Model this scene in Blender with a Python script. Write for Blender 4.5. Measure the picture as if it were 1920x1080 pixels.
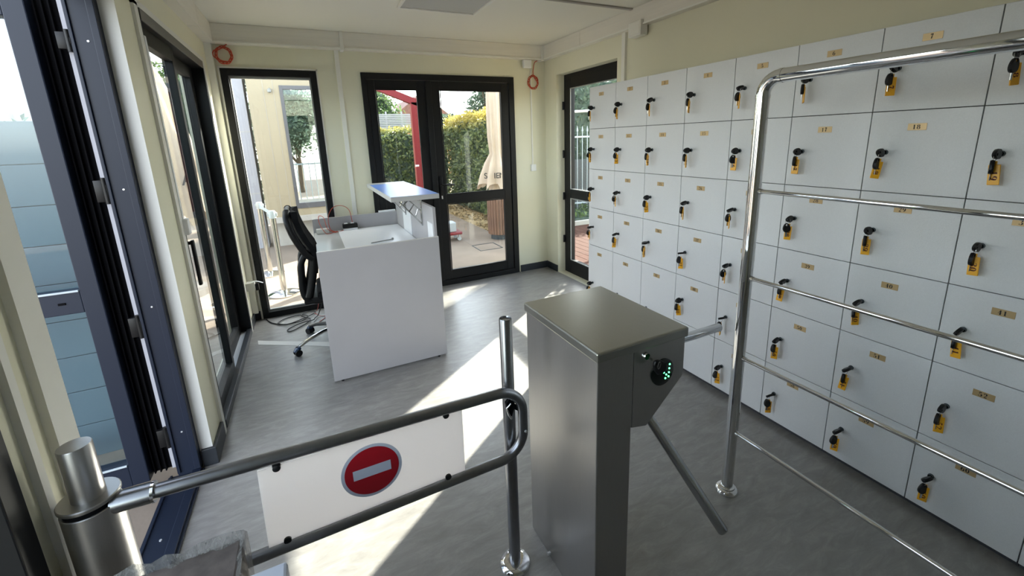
import bpy, bmesh, math, random
import numpy as np
from mathutils import Vector, Matrix
random.seed(7); rng = np.random.default_rng(7)
for o in list(bpy.data.objects): bpy.data.objects.remove(o)
SC = bpy.context.scene
COL = SC.collection
PI = math.pi

# ---------------------------------------------------------------- camera
YAW, PITCH, ROLL = 0.4454, 0.2250, -0.0350
cyw, syw = math.cos(YAW), math.sin(YAW); cp, sp = math.cos(PITCH), math.sin(PITCH); cr, sr = math.cos(ROLL), math.sin(ROLL)
fw = Vector((syw*cp, cyw*cp, -sp)); rt = Vector((cyw, -syw, 0)); up = rt.cross(fw)
rt2 = cr*rt + sr*up; up2 = -sr*rt + cr*up
cd = bpy.data.cameras.new('camera'); cam = bpy.data.objects.new('camera', cd); COL.objects.link(cam)
cam.matrix_world = Matrix(((rt2.x, up2.x, -fw.x, 0), (rt2.y, up2.y, -fw.y, 0), (rt2.z, up2.z, -fw.z, 1.65), (0, 0, 0, 1)))
cd.sensor_width = 36; cd.lens = 795.35/1920*36
cd.shift_x = -(961.8-960)/1920; cd.shift_y = -(540-442)/1920
cd.clip_start = 0.02; cd.clip_end = 300
SC.camera = cam
# ---------------------------------------------------------------- world, sun, exposure
SUNV = Vector((1.42, 1.035, 1.0)).normalized()
w = bpy.data.worlds.new('sky'); SC.world = w; w.use_nodes = True
nt = w.node_tree; nt.nodes.clear()
sk = nt.nodes.new('ShaderNodeTexSky'); sk.sky_type = 'NISHITA'; sk.sun_disc = False
sk.sun_elevation = math.asin(SUNV.z); sk.sun_rotation = math.atan2(SUNV.x, SUNV.y)
sk.air_density = 1.0; sk.dust_density = 1.2; sk.ozone_density = 1.0
bg = nt.nodes.new('ShaderNodeBackground'); bg.inputs['Strength'].default_value = 0.32
wo = nt.nodes.new('ShaderNodeOutputWorld')
hs = nt.nodes.new('ShaderNodeHueSaturation'); hs.inputs['Saturation'].default_value = 0.42
nt.links.new(sk.outputs[0], hs.inputs['Color']); nt.links.new(hs.outputs[0], bg.inputs[0]); nt.links.new(bg.outputs[0], wo.inputs[0])
sl = bpy.data.lights.new('sun', 'SUN'); sl.energy = 7.0; sl.angle = math.radians(0.6); sl.color = (1.0, 0.93, 0.82)
so = bpy.data.objects.new('sun', sl); COL.objects.link(so); so.location = SUNV*40
so.rotation_euler = SUNV.to_track_quat('Z', 'Y').to_euler()
SC.view_settings.view_transform = 'Standard'; SC.view_settings.look = 'None'
SC.view_settings.exposure = 2.15; SC.view_settings.gamma = 1.0; SC.view_settings.use_curve_mapping = False

# ---------------------------------------------------------------- materials
def newmat(name):
    m = bpy.data.materials.new(name); m.use_nodes = True
    return m, m.node_tree, m.node_tree.nodes['Principled BSDF']
def pmat(name, col, rough=0.6, metal=0.0, noise=0.0, nscale=8.0, bump=0.0, bscale=60.0, stretch=None, spec=None, coat=0.0, rvar=0.0, em=None, es=1.0):
    m, t, b = newmat(name); N, L = t.nodes, t.links
    b.inputs['Base Color'].default_value = (*col, 1); b.inputs['Roughness'].default_value = rough; b.inputs['Metallic'].default_value = metal
    if spec is not None: b.inputs['Specular IOR Level'].default_value = spec
    if coat: b.inputs['Coat Weight'].default_value = coat; b.inputs['Coat Roughness'].default_value = 0.15
    if em: b.inputs['Emission Color'].default_value = (*em, 1); b.inputs['Emission Strength'].default_value = es
    tc = N.new('ShaderNodeTexCoord'); mp = N.new('ShaderNodeMapping'); L.new(tc.outputs['Object'], mp.inputs[0])
    if stretch: mp.inputs['Scale'].default_value = stretch
    if noise or rvar:
        n = N.new('ShaderNodeTexNoise'); n.inputs['Scale'].default_value = nscale; n.inputs['Detail'].default_value = 6
        L.new(mp.outputs[0], n.inputs['Vector'])
        if noise:
            r = N.new('ShaderNodeValToRGB'); r.color_ramp.elements[0].position = 0.3; r.color_ramp.elements[1].position = 0.7
            r.color_ramp.elements[0].color = (*[c*(1-noise) for c in col], 1); r.color_ramp.elements[1].color = (*[min(1, c*(1+noise)) for c in col], 1)
            L.new(n.outputs[0], r.inputs[0]); L.new(r.outputs[0], b.inputs['Base Color'])
        if rvar:
            mr = N.new('ShaderNodeMapRange'); mr.inputs['To Min'].default_value = max(0.02, rough-rvar); mr.inputs['To Max'].default_value = rough+rvar
            L.new(n.outputs[0], mr.inputs[0]); L.new(mr.outputs[0], b.inputs['Roughness'])
    if bump:
        n2 = N.new('ShaderNodeTexNoise'); n2.inputs['Scale'].default_value = bscale; n2.inputs['Detail'].default_value = 4
        L.new(mp.outputs[0], n2.inputs['Vector'])
        bp = N.new('ShaderNodeBump'); bp.inputs['Strength'].default_value = bump; bp.inputs['Distance'].default_value = 0.01
        L.new(n2.outputs[0], bp.inputs['Height']); L.new(bp.outputs[0], b.inputs['Normal'])
    return m
def glassmat(name, tint=(0.93, 0.96, 0.95), refl=1.0):
    m = bpy.data.materials.new(name); m.use_nodes = True; t = m.node_tree; N, L = t.nodes, t.links; N.clear()
    o = N.new('ShaderNodeOutputMaterial'); tr = N.new('ShaderNodeBsdfTransparent'); tr.inputs[0].default_value = (*tint, 1)
    gl = N.new('ShaderNodeBsdfGlossy'); gl.inputs['Roughness'].default_value = 0.0; gl.inputs[0].default_value = (0.95*refl, 0.97*refl, refl, 1)
    lw = N.new('ShaderNodeLayerWeight'); lw.inputs[0].default_value = 0.5; pw = N.new('ShaderNodeMath'); pw.operation = 'POWER'; pw.inputs[1].default_value = 6.0
    ma = N.new('ShaderNodeMath'); ma.operation = 'MULTIPLY_ADD'; ma.inputs[1].default_value = 0.95; ma.inputs[2].default_value = 0.035; mx = N.new('ShaderNodeMixShader')
    L.new(lw.outputs['Facing'], pw.inputs[0]); L.new(pw.outputs[0], ma.inputs[0]); L.new(ma.outputs[0], mx.inputs[0]); L.new(tr.outputs[0], mx.inputs[1]); L.new(gl.outputs[0], mx.inputs[2]); L.new(mx.outputs[0], o.inputs[0])
    return m
M = {}
M['wall'] = pmat('cream_panel', (0.75, 0.73, 0.57), 0.45, noise=0.02, nscale=2)
M['wallw'] = pmat('white_panel', (0.78, 0.78, 0.75), 0.4)
M['ceil'] = pmat('ceiling_panel', (0.80, 0.78, 0.69), 0.5)
M['beam'] = pmat('beam_white', (0.76, 0.73, 0.66), 0.4, noise=0.03, nscale=3, stretch=(1, 1, 20))
M['trim'] = pmat('trim_white', (0.80, 0.79, 0.73), 0.35)
M['navy'] = pmat('navy_aluminium', (0.007, 0.012, 0.027), 0.45, spec=0.35)
M['anth'] = pmat('anthracite_frame', (0.006, 0.0065, 0.0075), 0.5, spec=0.3)
M['gasket'] = pmat('black_gasket', (0.002, 0.002, 0.003), 0.8, spec=0.1)
M['black'] = pmat('black_plastic', (0.005, 0.005, 0.0055), 0.42, spec=0.3)
M['blackfab'] = pmat('black_mesh_fabric', (0.006, 0.006, 0.007), 0.85, spec=0.15, bump=0.3, bscale=300)
M['base'] = pmat('baseboard_anthracite', (0.018, 0.022, 0.028), 0.45)
M['glass'] = glassmat('window_glass')
M['leafglass'] = glassmat('door_leaf_glass', (0.86, 0.93, 0.95), 1.0)
M['locker'] = pmat('locker_laminate', (0.60, 0.61, 0.62), 0.38, noise=0.03, nscale=260, bump=0.12, bscale=420)
M['seam'] = pmat('locker_edge', (0.035, 0.035, 0.040), 0.6)
M['lockbody'] = pmat('locker_carcass', (0.55, 0.55, 0.55), 0.5)
M['desk'] = pmat('desk_grey_laminate', (0.43, 0.42, 0.43), 0.42, noise=0.02, nscale=4)
M['worktop'] = pmat('desk_worktop', (0.44, 0.44, 0.42), 0.35)
M['board'] = pmat('white_board', (0.88, 0.88, 0.89), 0.3)
M['shelf'] = pmat('counter_top_laminate', (0.50, 0.50, 0.49), 0.30)
M['skyblue'] = pmat('sky_reflection_blue', (0.13, 0.29, 0.78), 0.32, noise=0.06, nscale=3)  # blue of the reflected sky, painted as the shelf top colour
M['edge'] = pmat('pale_edge_band', (0.74, 0.72, 0.66), 0.45)
M['white'] = pmat('white_plastic', (0.80, 0.81, 0.82), 0.4)
M['offwhite'] = pmat('off_white_plastic', (0.72, 0.71, 0.66), 0.45)
M['steel'] = pmat('brushed_steel', (0.43, 0.42, 0.41), 0.40, 1.0, noise=0.035, nscale=30, stretch=(25, 25, 0.6), rvar=0.025)
M['steelh'] = pmat('brushed_steel_lid', (0.40, 0.40, 0.37), 0.33, 1.0, noise=0.035, nscale=30, stretch=(25, 0.8, 25), rvar=0.025)
M['tube'] = pmat('satin_steel_tube', (0.27, 0.275, 0.29), 0.28, 1.0, noise=0.05, nscale=40, stretch=(1, 1, 1))
M['armsteel'] = pmat('bright_steel_arm', (0.50, 0.51, 0.53), 0.17, 1.0)
M['chrome'] = pmat('polished_chrome', (0.72, 0.72, 0.72), 0.05, 1.0)
M['chromed'] = pmat('worn_chrome', (0.55, 0.55, 0.54), 0.16, 1.0)
M['brass'] = pmat('brass_number_plate', (0.46, 0.33, 0.17), 0.32, 0.35)
M['ink'] = pmat('black_ink', (0.012, 0.010, 0.010), 0.6)
M['redink'] = pmat('dark_red_ink', (0.10, 0.012, 0.006), 0.6)
M['tag'] = pmat('orange_key_tag', (0.85, 0.42, 0.02), 0.35)
M['signw'] = pmat('white_sign_panel', (0.86, 0.83, 0.82), 0.45)
_t = M['signw'].node_tree; _tr = _t.nodes.new('ShaderNodeBsdfTranslucent'); _tr.inputs[0].default_value = (0.96, 0.93, 0.92, 1); _ms = _t.nodes.new('ShaderNodeMixShader'); _ms.inputs[0].default_value = 0.85
_t.links.new(_t.nodes['Principled BSDF'].outputs[0], _ms.inputs[1]); _t.links.new(_tr.outputs[0], _ms.inputs[2]); _t.links.new(_ms.outputs[0], _t.nodes['Material Output'].inputs[0])
M['signr'] = pmat('dark_red_film', (0.32, 0.004, 0.012), 0.4)
M['signg'] = pmat('pale_grey_film', (0.45, 0.48, 0.56), 0.4)
M['orange'] = pmat('orange_cable', (0.50, 0.05, 0.012), 0.45)
M['redc'] = pmat('pink_red_cable', (0.55, 0.12, 0.10), 0.45)
M['blackc'] = pmat('black_cable', (0.012, 0.012, 0.012), 0.5)
M['led'] = pmat('green_led', (0.1, 0.8, 0.3), 0.4, em=(0.06, 1.0, 0.25), es=2.5)
M['lens'] = pmat('black_display_lens', (0.002, 0.004, 0.003), 0.08)
M['diffuser'] = pmat('lamp_diffuser', (0.50, 0.50, 0.47), 0.5)
M['grey'] = pmat('grey_plastic', (0.30, 0.31, 0.30), 0.5)
M['blue'] = pmat('blue_caster', (0.008, 0.026, 0.07), 0.3)
M['screw'] = pmat('screw_head', (0.75, 0.76, 0.78), 0.3, 0.6)
M['stone'] = pmat('terrace_stone', (0.24, 0.195, 0.155), 0.85, spec=0.12, noise=0.13, nscale=2.2, bump=0.25, bscale=18)
M['cabin'] = pmat('cabin_cream', (0.36, 0.305, 0.21), 0.55, noise=0.03, nscale=2)
M['cabinb'] = pmat('cabin_base_grey', (0.42, 0.40, 0.37), 0.7, noise=0.08, nscale=6)
M['canvas'] = pmat('parasol_canvas', (0.54, 0.44, 0.34), 0.85, noise=0.06, nscale=6, bump=0.2, bscale=120)
M['slat'] = pmat('brown_wood_slat', (0.16, 0.085, 0.055), 0.7, noise=0.3, nscale=10, stretch=(6, 6, 0.6))
M['deck'] = pmat('red_brown_deck', (0.075, 0.034, 0.026), 0.85, spec=0.08, noise=0.15, nscale=5)
M['red'] = pmat('red_painted_steel', (0.20, 0.008, 0.014), 0.45)
M['ironpale'] = pmat('pale_iron', (0.42, 0.47, 0.50), 0.5)
M['iron'] = pmat('dark_iron', (0.04, 0.05, 0.06), 0.5)
M['tile'] = pmat('clay_roof_tile', (0.20, 0.10, 0.075), 0.8, noise=0.3, nscale=12)
M['ochre'] = pmat('ochre_render', (0.50, 0.30, 0.13), 0.85, noise=0.06, nscale=2)
M['bldg'] = pmat('white_render', (0.42, 0.42, 0.43), 0.8)
M['bark'] = pmat('bark', (0.10, 0.075, 0.05), 0.9, noise=0.3, nscale=14)
M['gravel'] = pmat('dry_leaf_litter', (0.36, 0.27, 0.14), 0.95, noise=0.45, nscale=22, bump=0.8, bscale=40)
M['greyfence'] = pmat('blue_grey_garden_wall', (0.10, 0.135, 0.16), 0.6, noise=0.05, nscale=1.5)
M['beltblue'] = pmat('pale_blue_belt', (0.40, 0.50, 0.58), 0.5)
M['lid'] = pmat('pale_blue_white_carton', (0.52, 0.56, 0.66), 0.5)
M['redbox'] = pmat('brown_red_carton', (0.115, 0.095, 0.088), 0.6, noise=0.6, nscale=14, stretch=(1, 1, 0.3))
def floormat():
    m, t, b = newmat('grey_marbled_vinyl'); N, L = t.nodes, t.links
    tc = N.new('ShaderNodeTexCoord'); mp = N.new('ShaderNodeMapping'); mp.inputs['Rotation'].default_value = (0, 0, 0.5); mp.inputs['Scale'].default_value = (1.0, 3.2, 1)
    L.new(tc.outputs['Object'], mp.inputs[0])
    n1 = N.new('ShaderNodeTexNoise'); n1.inputs['Scale'].default_value = 7.0; n1.inputs['Detail'].default_value = 10; n1.inputs['Roughness'].default_value = 0.7; n1.inputs['Distortion'].default_value = 0.6
    L.new(mp.outputs[0], n1.inputs['Vector'])
    r = N.new('ShaderNodeValToRGB'); e = r.color_ramp.elements
    e[0].position = 0.28; e[0].color = (0.175, 0.168, 0.158, 1); e[1].position = 0.75; e[1].color = (0.33, 0.32, 0.305, 1)
    k = e.new(0.5); k.color = (0.235, 0.226, 0.214, 1)
    L.new(n1.outputs[0], r.inputs[0])
    n2 = N.new('ShaderNodeTexNoise'); n2.inputs['Scale'].default_value = 8; n2.inputs['Detail'].default_value = 12; n2.inputs['Roughness'].default_value = 0.72; n2.inputs['Distortion'].default_value = 0.9
    L.new(mp.outputs[0], n2.inputs['Vector'])
    r2 = N.new('ShaderNodeValToRGB'); r2.color_ramp.elements[0].position = 0.62; r2.color_ramp.elements[0].color = (0, 0, 0, 1); r2.color_ramp.elements[1].position = 0.72; r2.color_ramp.elements[1].color = (1, 1, 1, 1)
    L.new(n2.outputs[0], r2.inputs[0])
    mx = N.new('ShaderNodeMixRGB'); mx.inputs[2].default_value = (0.34, 0.33, 0.32, 1); L.new(r.outputs[0], mx.inputs[1])
    ml = N.new('ShaderNodeMath'); ml.operation = 'MULTIPLY'; ml.inputs[1].default_value = 0.55; L.new(r2.outputs[0], ml.inputs[0]); L.new(ml.outputs[0], mx.inputs[0])
    L.new(mx.outputs[0], b.inputs['Base Color']); b.inputs['Roughness'].default_value = 0.34; b.inputs['Specular IOR Level'].default_value = 1.0
    bp = N.new('ShaderNodeBump'); bp.inputs['Strength'].default_value = 0.12; bp.inputs['Distance'].default_value = 0.004; L.new(n2.outputs[0], bp.inputs['Height']); L.new(bp.outputs[0], b.inputs['Normal'])
    return m
M['floor'] = floormat()
def leafmat(name, c1, c2, c3=None, ztop=None):
    m, t, b = newmat(name); N, L = t.nodes, t.links
    g = N.new('ShaderNodeTexCoord'); n = N.new('ShaderNodeTexNoise'); n.inputs['Scale'].default_value = 11; n.inputs['Detail'].default_value = 3
    L.new(g.outputs['Object'], n.inputs['Vector'])
    r = N.new('ShaderNodeValToRGB'); r.color_ramp.elements[0].position = 0.35; r.color_ramp.elements[1].position = 0.65
    r.color_ramp.elements[0].color = (*c1, 1); r.color_ramp.elements[1].color = (*c2, 1); L.new(n.outputs[0], r.inputs[0])
    out = r.outputs[0]
    if c3:
        s = N.new('ShaderNodeSeparateXYZ'); L.new(g.outputs['Object'], s.inputs[0])
        mr = N.new('ShaderNodeMapRange'); mr.inputs['From Min'].default_value = ztop-0.30; mr.inputs['From Max'].default_value = ztop+0.05; L.new(s.outputs['Z'], mr.inputs[0])
        mx = N.new('ShaderNodeMixRGB'); mx.inputs[2].default_value = (*c3, 1); L.new(mr.outputs[0], mx.inputs[0]); L.new(out, mx.inputs[1]); out = mx.outputs[0]
    L.new(out, b.inputs['Base Color']); b.inputs['Roughness'].default_value = 0.4
    tr = N.new('ShaderNodeBsdfTranslucent'); L.new(out, tr.inputs[0]); ms = N.new('ShaderNodeMixShader'); ms.inputs[0].default_value = 0.35
    o = N['Material Output']; L.new(b.outputs[0], ms.inputs[1]); L.new(tr.outputs[0], ms.inputs[2]); L.new(ms.outputs[0], o.inputs[0])
    return m
M['hedge'] = leafmat('hedge_leaves', (0.03, 0.06, 0.02), (0.24, 0.30, 0.12), (0.50, 0.40, 0.09), 2.15)
M['pine'] = leafmat('pine_leaves', (0.03, 0.07, 0.025), (0.16, 0.24, 0.08))
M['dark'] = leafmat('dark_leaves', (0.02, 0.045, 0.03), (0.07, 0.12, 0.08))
M['olive'] = leafmat('olive_leaves', (0.05, 0.09, 0.06), (0.16, 0.22, 0.15))
def wrapmat():
    m, t, b = newmat('stretch_film'); N, L = t.nodes, t.links
    tc = N.new('ShaderNodeTexCoord'); mp = N.new('ShaderNodeMapping'); mp.inputs['Scale'].default_value = (9, 9, 2.2); mp.inputs['Rotation'].default_value = (0.3, 0.2, 0); L.new(tc.outputs['Object'], mp.inputs[0])
    n = N.new('ShaderNodeTexNoise'); n.inputs['Scale'].default_value = 7; n.inputs['Detail'].default_value = 10; n.inputs['Roughness'].default_value = 0.7; n.inputs['Distortion'].default_value = 1.2; L.new(mp.outputs[0], n.inputs['Vector'])
    r = N.new('ShaderNodeValToRGB'); r.color_ramp.elements[0].position = 0.45; r.color_ramp.elements[0].color = (0.32, 0.32, 0.32, 1); r.color_ramp.elements[1].position = 0.70; r.color_ramp.elements[1].color = (0.85, 0.85, 0.85, 1)
    L.new(n.outputs[0], r.inputs[0])
    gl = N.new('ShaderNodeBsdfPrincipled'); gl.inputs['Base Color'].default_value = (0.42, 0.41, 0.40, 1); gl.inputs['Roughness'].default_value = 0.12
    tr = N.new('ShaderNodeBsdfTransparent'); ms = N.new('ShaderNodeMixShader'); L.new(r.outputs[0], ms.inputs[0]); L.new(tr.outputs[0], ms.inputs[1]); L.new(gl.outputs[0], ms.inputs[2])
    bp = N.new('ShaderNodeBump'); bp.inputs['Strength'].default_value = 1.0; bp.inputs['Distance'].default_value = 0.02; L.new(n.outputs[0], bp.inputs['Height']); L.new(bp.outputs[0], gl.inputs['Normal'])
    L.new(ms.outputs[0], N['Material Output'].inputs[0]); return m
M['film'] = wrapmat()

# ---------------------------------------------------------------- mesh helpers
def BM(): return bmesh.new()
def box(bm, x0, x1, y0, y1, z0, z1, bev=0.0):
    x0, x1 = sorted((x0, x1)); y0, y1 = sorted((y0, y1)); z0, z1 = sorted((z0, z1))
    t = bmesh.new()
    v = [t.verts.new(p) for p in ((x0, y0, z0), (x1, y0, z0), (x1, y1, z0), (x0, y1, z0), (x0, y0, z1), (x1, y0, z1), (x1, y1, z1), (x0, y1, z1))]
    for f in ((0, 3, 2, 1), (4, 5, 6, 7), (0, 1, 5, 4), (1, 2, 6, 5), (2, 3, 7, 6), (3, 0, 4, 7)): t.faces.new([v[i] for i in f])
    if bev: bmesh.ops.bevel(t, geom=list(t.edges), offset=bev, segments=2, profile=0.5, affect='EDGES')
    merge(bm, t); return bm
def merge(bm, t):
    t.normal_update(); vm = [bm.verts.new(v.co) for v in t.verts]; t.verts.index_update()
    for f in t.faces:
        nf = bm.faces.new([vm[v.index] for v in f.verts]); nf.smooth = f.smooth; nf.material_index = f.material_index
    t.free()
def xform(bm, mat, start=0):
    bm.verts.ensure_lookup_table()
    for v in list(bm.verts)[start:]: v.co = mat @ v.co
def tube(bm, pts, r, seg=12, cap=True, closed=False, flat=None):
    pts = [Vector(p) for p in pts]; n = len(pts); rings = []
    nrm = None
    for i, p in enumerate(pts):
        if closed: d = (pts[(i+1) % n]-pts[i-1]).normalized()
        elif i == 0: d = (pts[1]-p).normalized()
        elif i == n-1: d = (p-pts[i-1]).normalized()
        else: d = ((pts[i+1]-p).normalized()+(p-pts[i-1]).normalized()).normalized()
        if nrm is None:
            a = Vector((0, 0, 1)) if abs(d.z) < 0.9 else Vector((1, 0, 0)); nrm = (a-a.dot(d)*d).normalized()
        else: nrm = (nrm-nrm.dot(d)*d).normalized()
        bn = d.cross(nrm); rr = r[i] if isinstance(r, (list, tuple)) else r
        fa, fb = (flat if flat else (1, 1))
        rings.append([bm.verts.new(p+(nrm*math.cos(2*PI*k/seg)*fa+bn*math.sin(2*PI*k/seg)*fb)*rr) for k in range(seg)])
    m = n if closed else n-1
    for i in range(m):
        a, b = rings[i], rings[(i+1) % n]
        for k in range(seg):
            f = bm.faces.new((a[k], a[(k+1) % seg], b[(k+1) % seg], b[k])); f.smooth = True
    if cap and not closed:
        bm.faces.new(list(reversed(rings[0]))); bm.faces.new(rings[-1])
    return bm
def lathe(bm, prof, c=(0, 0, 0), seg=32, axis='z', smooth=True):
    c = Vector(c); rings = []
    for r, z in prof:
        ring = []
        for k in range(seg):
            a = 2*PI*k/seg; u, v = r*math.cos(a), r*math.sin(a)
            p = {'z': (u, v, z), 'x': (z, u, v), 'y': (v, z, u)}[axis]
            ring.append(bm.verts.new(c+Vector(p)))
        rings.append(ring)
    for a, b in zip(rings, rings[1:]):
        for k in range(seg):
            f = bm.faces.new((a[k], a[(k+1) % seg], b[(k+1) % seg], b[k])); f.smooth = smooth
    bm.faces.new(list(reversed(rings[0]))); bm.faces.new(rings[-1])
    return bm
def prism(bm, poly, axis, a0, a1):
    def P(u, v, a): return {'x': (a, u, v), 'y': (u, a, v), 'z': (u, v, a)}[axis]
    A = [bm.verts.new(P(u, v, a0)) for u, v in poly]; B = [bm.verts.new(P(u, v, a1)) for u, v in poly]
    n = len(poly); bm.faces.new(A); bm.faces.new(list(reversed(B)))
    for i in range(n): bm.faces.new((A[i], A[(i+1) % n], B[(i+1) % n], B[i]))
    bmesh.ops.recalc_face_normals(bm, faces=bm.faces); return bm
def arc(c, r, a0, a1, n, pl='xz'):
    o = []
    for i in range(n+1):
        a = a0+(a1-a0)*i/n; u, v = r*math.cos(a), r*math.sin(a)
        o.append({'xz': (c[0]+u, c[1], c[2]+v), 'yz': (c[0], c[1]+u, c[2]+v), 'xy': (c[0]+u, c[1]+v, c[2])}[pl])
    return o
def mesh(name, bm, m):
    me = bpy.data.meshes.new(name); 
    bmesh.ops.recalc_face_normals(bm, faces=bm.faces)
    bm.to_mesh(me); bm.free()
    if any(p.use_smooth for p in me.polygons): me.set_sharp_from_angle(angle=math.radians(38))
    me.materials.append(m if not isinstance(m, str) else M[m])
    return me
def add(name, me, parent=None, kind=None, label=None):
    o = bpy.data.objects.new(name, me); COL.objects.link(o)
    if parent is not None:
        o.parent = parent
        if parent.type == 'EMPTY': o.matrix_parent_inverse = Matrix.Translation(-parent.location)
    if kind: o['kind'] = kind
    if label: o['label'] = label
    return o
def obj(name, bm, m, parent=None, kind=None, label=None): return add(name, mesh(name, bm, m), parent, kind, label)
def tag(o, label, cat, group=None):
    o['label'] = label; o['category'] = cat
    if group: o['group'] = group
    return o
def thing(name, label, cat, loc, group=None):
    o = bpy.data.objects.new(name, None); COL.objects.link(o); o.location = loc; o.empty_display_size = 0.1
    return tag(o, label, cat, group)
def struct(name, loc):
    o = bpy.data.objects.new(name, None); COL.objects.link(o); o.location = loc; o.empty_display_size = 0.1; o['kind'] = 'structure'; return o
def frame_rect(bm, ax, a, b, u0, u1, z0, z1, wl, wr, wt, wb, bev=0.003):
    """rectangular frame. ax='y': lies in plane y in [a,b], u is x; ax='x': plane x in [a,b], u is y"""
    def bb(p0, p1, q0, q1):
        if ax == 'y': box(bm, p0, p1, a, b, q0, q1, bev)
        else: box(bm, a, b, p0, p1, q0, q1, bev)
    bb(u0, u0+wl, z0, z1); bb(u1-wr, u1, z0, z1); bb(u0+wl-0.001, u1-wr+0.001, z1-wt, z1)
    if wb: bb(u0+wl-0.001, u1-wr+0.001, z0, z0+wb)
    return bm
def pane(parent, ax, a, u0, u1, z0, z1, m='glass', th=0.006):
    bm = BM()
    if ax == 'y': box(bm, u0, u1, a, a+th, z0, z1)
    else: box(bm, a, a+th, u0, u1, z0, z1)
    return obj('glass_pane', bm, m, parent)

# ---------------------------------------------------------------- digits (bold serif numerals drawn as strokes)
def stroke(pts, ws): return (pts, ws)
def arcp(cx, cy, rx, ry, a0, a1, n=8): return [(cx+rx*math.cos(math.radians(a0+(a1-a0)*i/n)), cy+ry*math.sin(math.radians(a0+(a1-a0)*i/n))) for i in range(n+1)]
T, K = 0.07, 0.22
DIG = {
 '0': [(arcp(.3, .5, .22, .46, 0, 360, 16), [T+(K-T)*abs(math.cos(math.radians(22.5*i))) for i in range(17)])],
 '1': [([(.3, .03), (.3, .97)], [K, K]), ([(.12, .02), (.48, .02)], [T, T]), ([(.14, .80), (.3, .95)], [T, T])],
 '2': [(arcp(.29, .72, .2, .25, 170, -40, 8)+[(.12, .06)], [K]*2+[T]+[T+.03]*2+[K]*3+[T+.04, T]), ([(.1, .05), (.5, .05)], [K*.8, K*.8]), ([(.5, .03), (.52, .22)], [T, T])],
 '3': [(arcp(.27, .75, .2, .22, 160, -80, 8), [K, T, T, T+.03, K, K, K, T, T]), (arcp(.27, .27, .23, .26, 80, -160, 8), [T, T, K, K, K, T+.03, T, T, K])],
 '4': [([(.40, .02), (.40, .97)], [K, K]), ([(.38, .95), (.06, .30), (.56, .30)], [T, T, T]), ([(.26, .02), (.54, .02)], [T, T])],
 '5': [([(.14, .93), (.48, .93)], [K*.9, K*.9]), ([(.14, .95), (.13, .52)], [T, T]), (arcp(.27, .31, .24, .28, 120, -160, 9), [T, T, T+.03, K, K, K, T+.02, T, T, K])],
 '6': [(arcp(.3, .30, .22, .28, 0, 360, 14), [K, K*.9, T+.03, T, T+.03, K*.9, K, K, K*.9, T+.03, T, T+.03, K*.9, K, K]), ([(.09, .34), (.14, .68), (.30, .93), (.44, .86)], [K, K*.9, T+.02, K*.8])],
 '7': [([(.08, .92), (.52, .92)], [K, K]), ([(.50, .92), (.30, .50), (.24, .02)], [T, K*.8, K]), ([(.09, .95), (.08, .74)], [T, T])],
 '8': [(arcp(.3, .73, .18, .22, 0, 360, 12), [K, K*.9, T, T, T, K*.9, K, K*.9, T, T, T, K*.9, K]), (arcp(.3, .27, .23, .25, 0, 360, 12), [K, K*.9, T, T, T, K*.9, K, K*.9, T, T, T, K*.9, K])],
 '9': [(arcp(.3, .69, .22, .27, 0, 360, 14), [K, K*.9, T+.03, T, T+.03, K*.9, K, K, K*.9, T+.03, T, T+.03, K*.9, K, K]), ([(.51, .64), (.46, .32), (.30, .06), (.15, .14)], [K, K*.9, T+.02, K*.8])],
}
def text_digits(bm, s, org, U, V, h, sp=0.66):
    """flat numerals centred at org; U,V unit vectors of the reading and up directions"""
    org, U, V = Vector(org), Vector(U), Vector(V); W = sp*len(s)*h-(sp-.6)*h
    for i, ch in enumerate(s):
        x0 = -W/2+i*sp*h
        for pts, ws in DIG[ch]:
            L, R = [], []
            for j, (a, b) in enumerate(pts):
                p = Vector((a, b)); q0 = Vector(pts[max(0, j-1)]); q1 = Vector(pts[min(len(pts)-1, j+1)])
                d = (q1-q0).normalized(); n = Vector((-d.y, d.x)); wv = ws[min(j, len(ws)-1)]/2
                for S, sg in ((L, 1), (R, -1)):
                    c = p+n*wv*sg; S.append(bm.verts.new(org+U*(x0+c.x*h)+V*((c.y-.5)*h)))
            for j in range(len(L)-1): bm.faces.new((L[j], L[j+1], R[j+1], R[j]))
    return bm
def text_mesh(s, size, m, loc, U, V, ext=0.002):
    cu = bpy.data.curves.new('lettering', 'FONT'); cu.body = s; cu.size = size; cu.extrude = ext; cu.align_x = 'CENTER'; cu.align_y = 'CENTER'; cu.offset = size*0.012
    o = bpy.data.objects.new('tmp', cu); COL.objects.link(o); bpy.context.view_layer.update()
    me = bpy.data.meshes.new_from_object(o.evaluated_get(bpy.context.evaluated_depsgraph_get())); bpy.data.objects.remove(o)
    U, V = Vector(U), Vector(V); W = U.cross(V)
    me.transform(Matrix(((U.x, V.x, W.x, loc[0]), (U.y, V.y, W.y, loc[1]), (U.z, V.z, W.z, loc[2]), (0, 0, 0, 1))))
    me.materials.clear(); me.materials.append(M[m]); return me

# ================================================================= ROOM SHELL
XL, XR, YF, YB, ZC = -0.636, 2.696, 4.62, -2.2, 2.677
bm = BM(); box(bm, XL, XR, YB, YF, -0.03, 0.0); box(bm, XL-0.055, XL, 1.386, 2.50, -0.03, 0.0)
fl = obj('floor', bm, 'floor', kind='structure')
bm = BM(); box(bm, XL-0.16, XR+0.16, YB-0.12, YF+0.14, ZC, ZC+0.12)
ce = obj('ceiling', bm, 'ceil', kind='structure')
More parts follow.
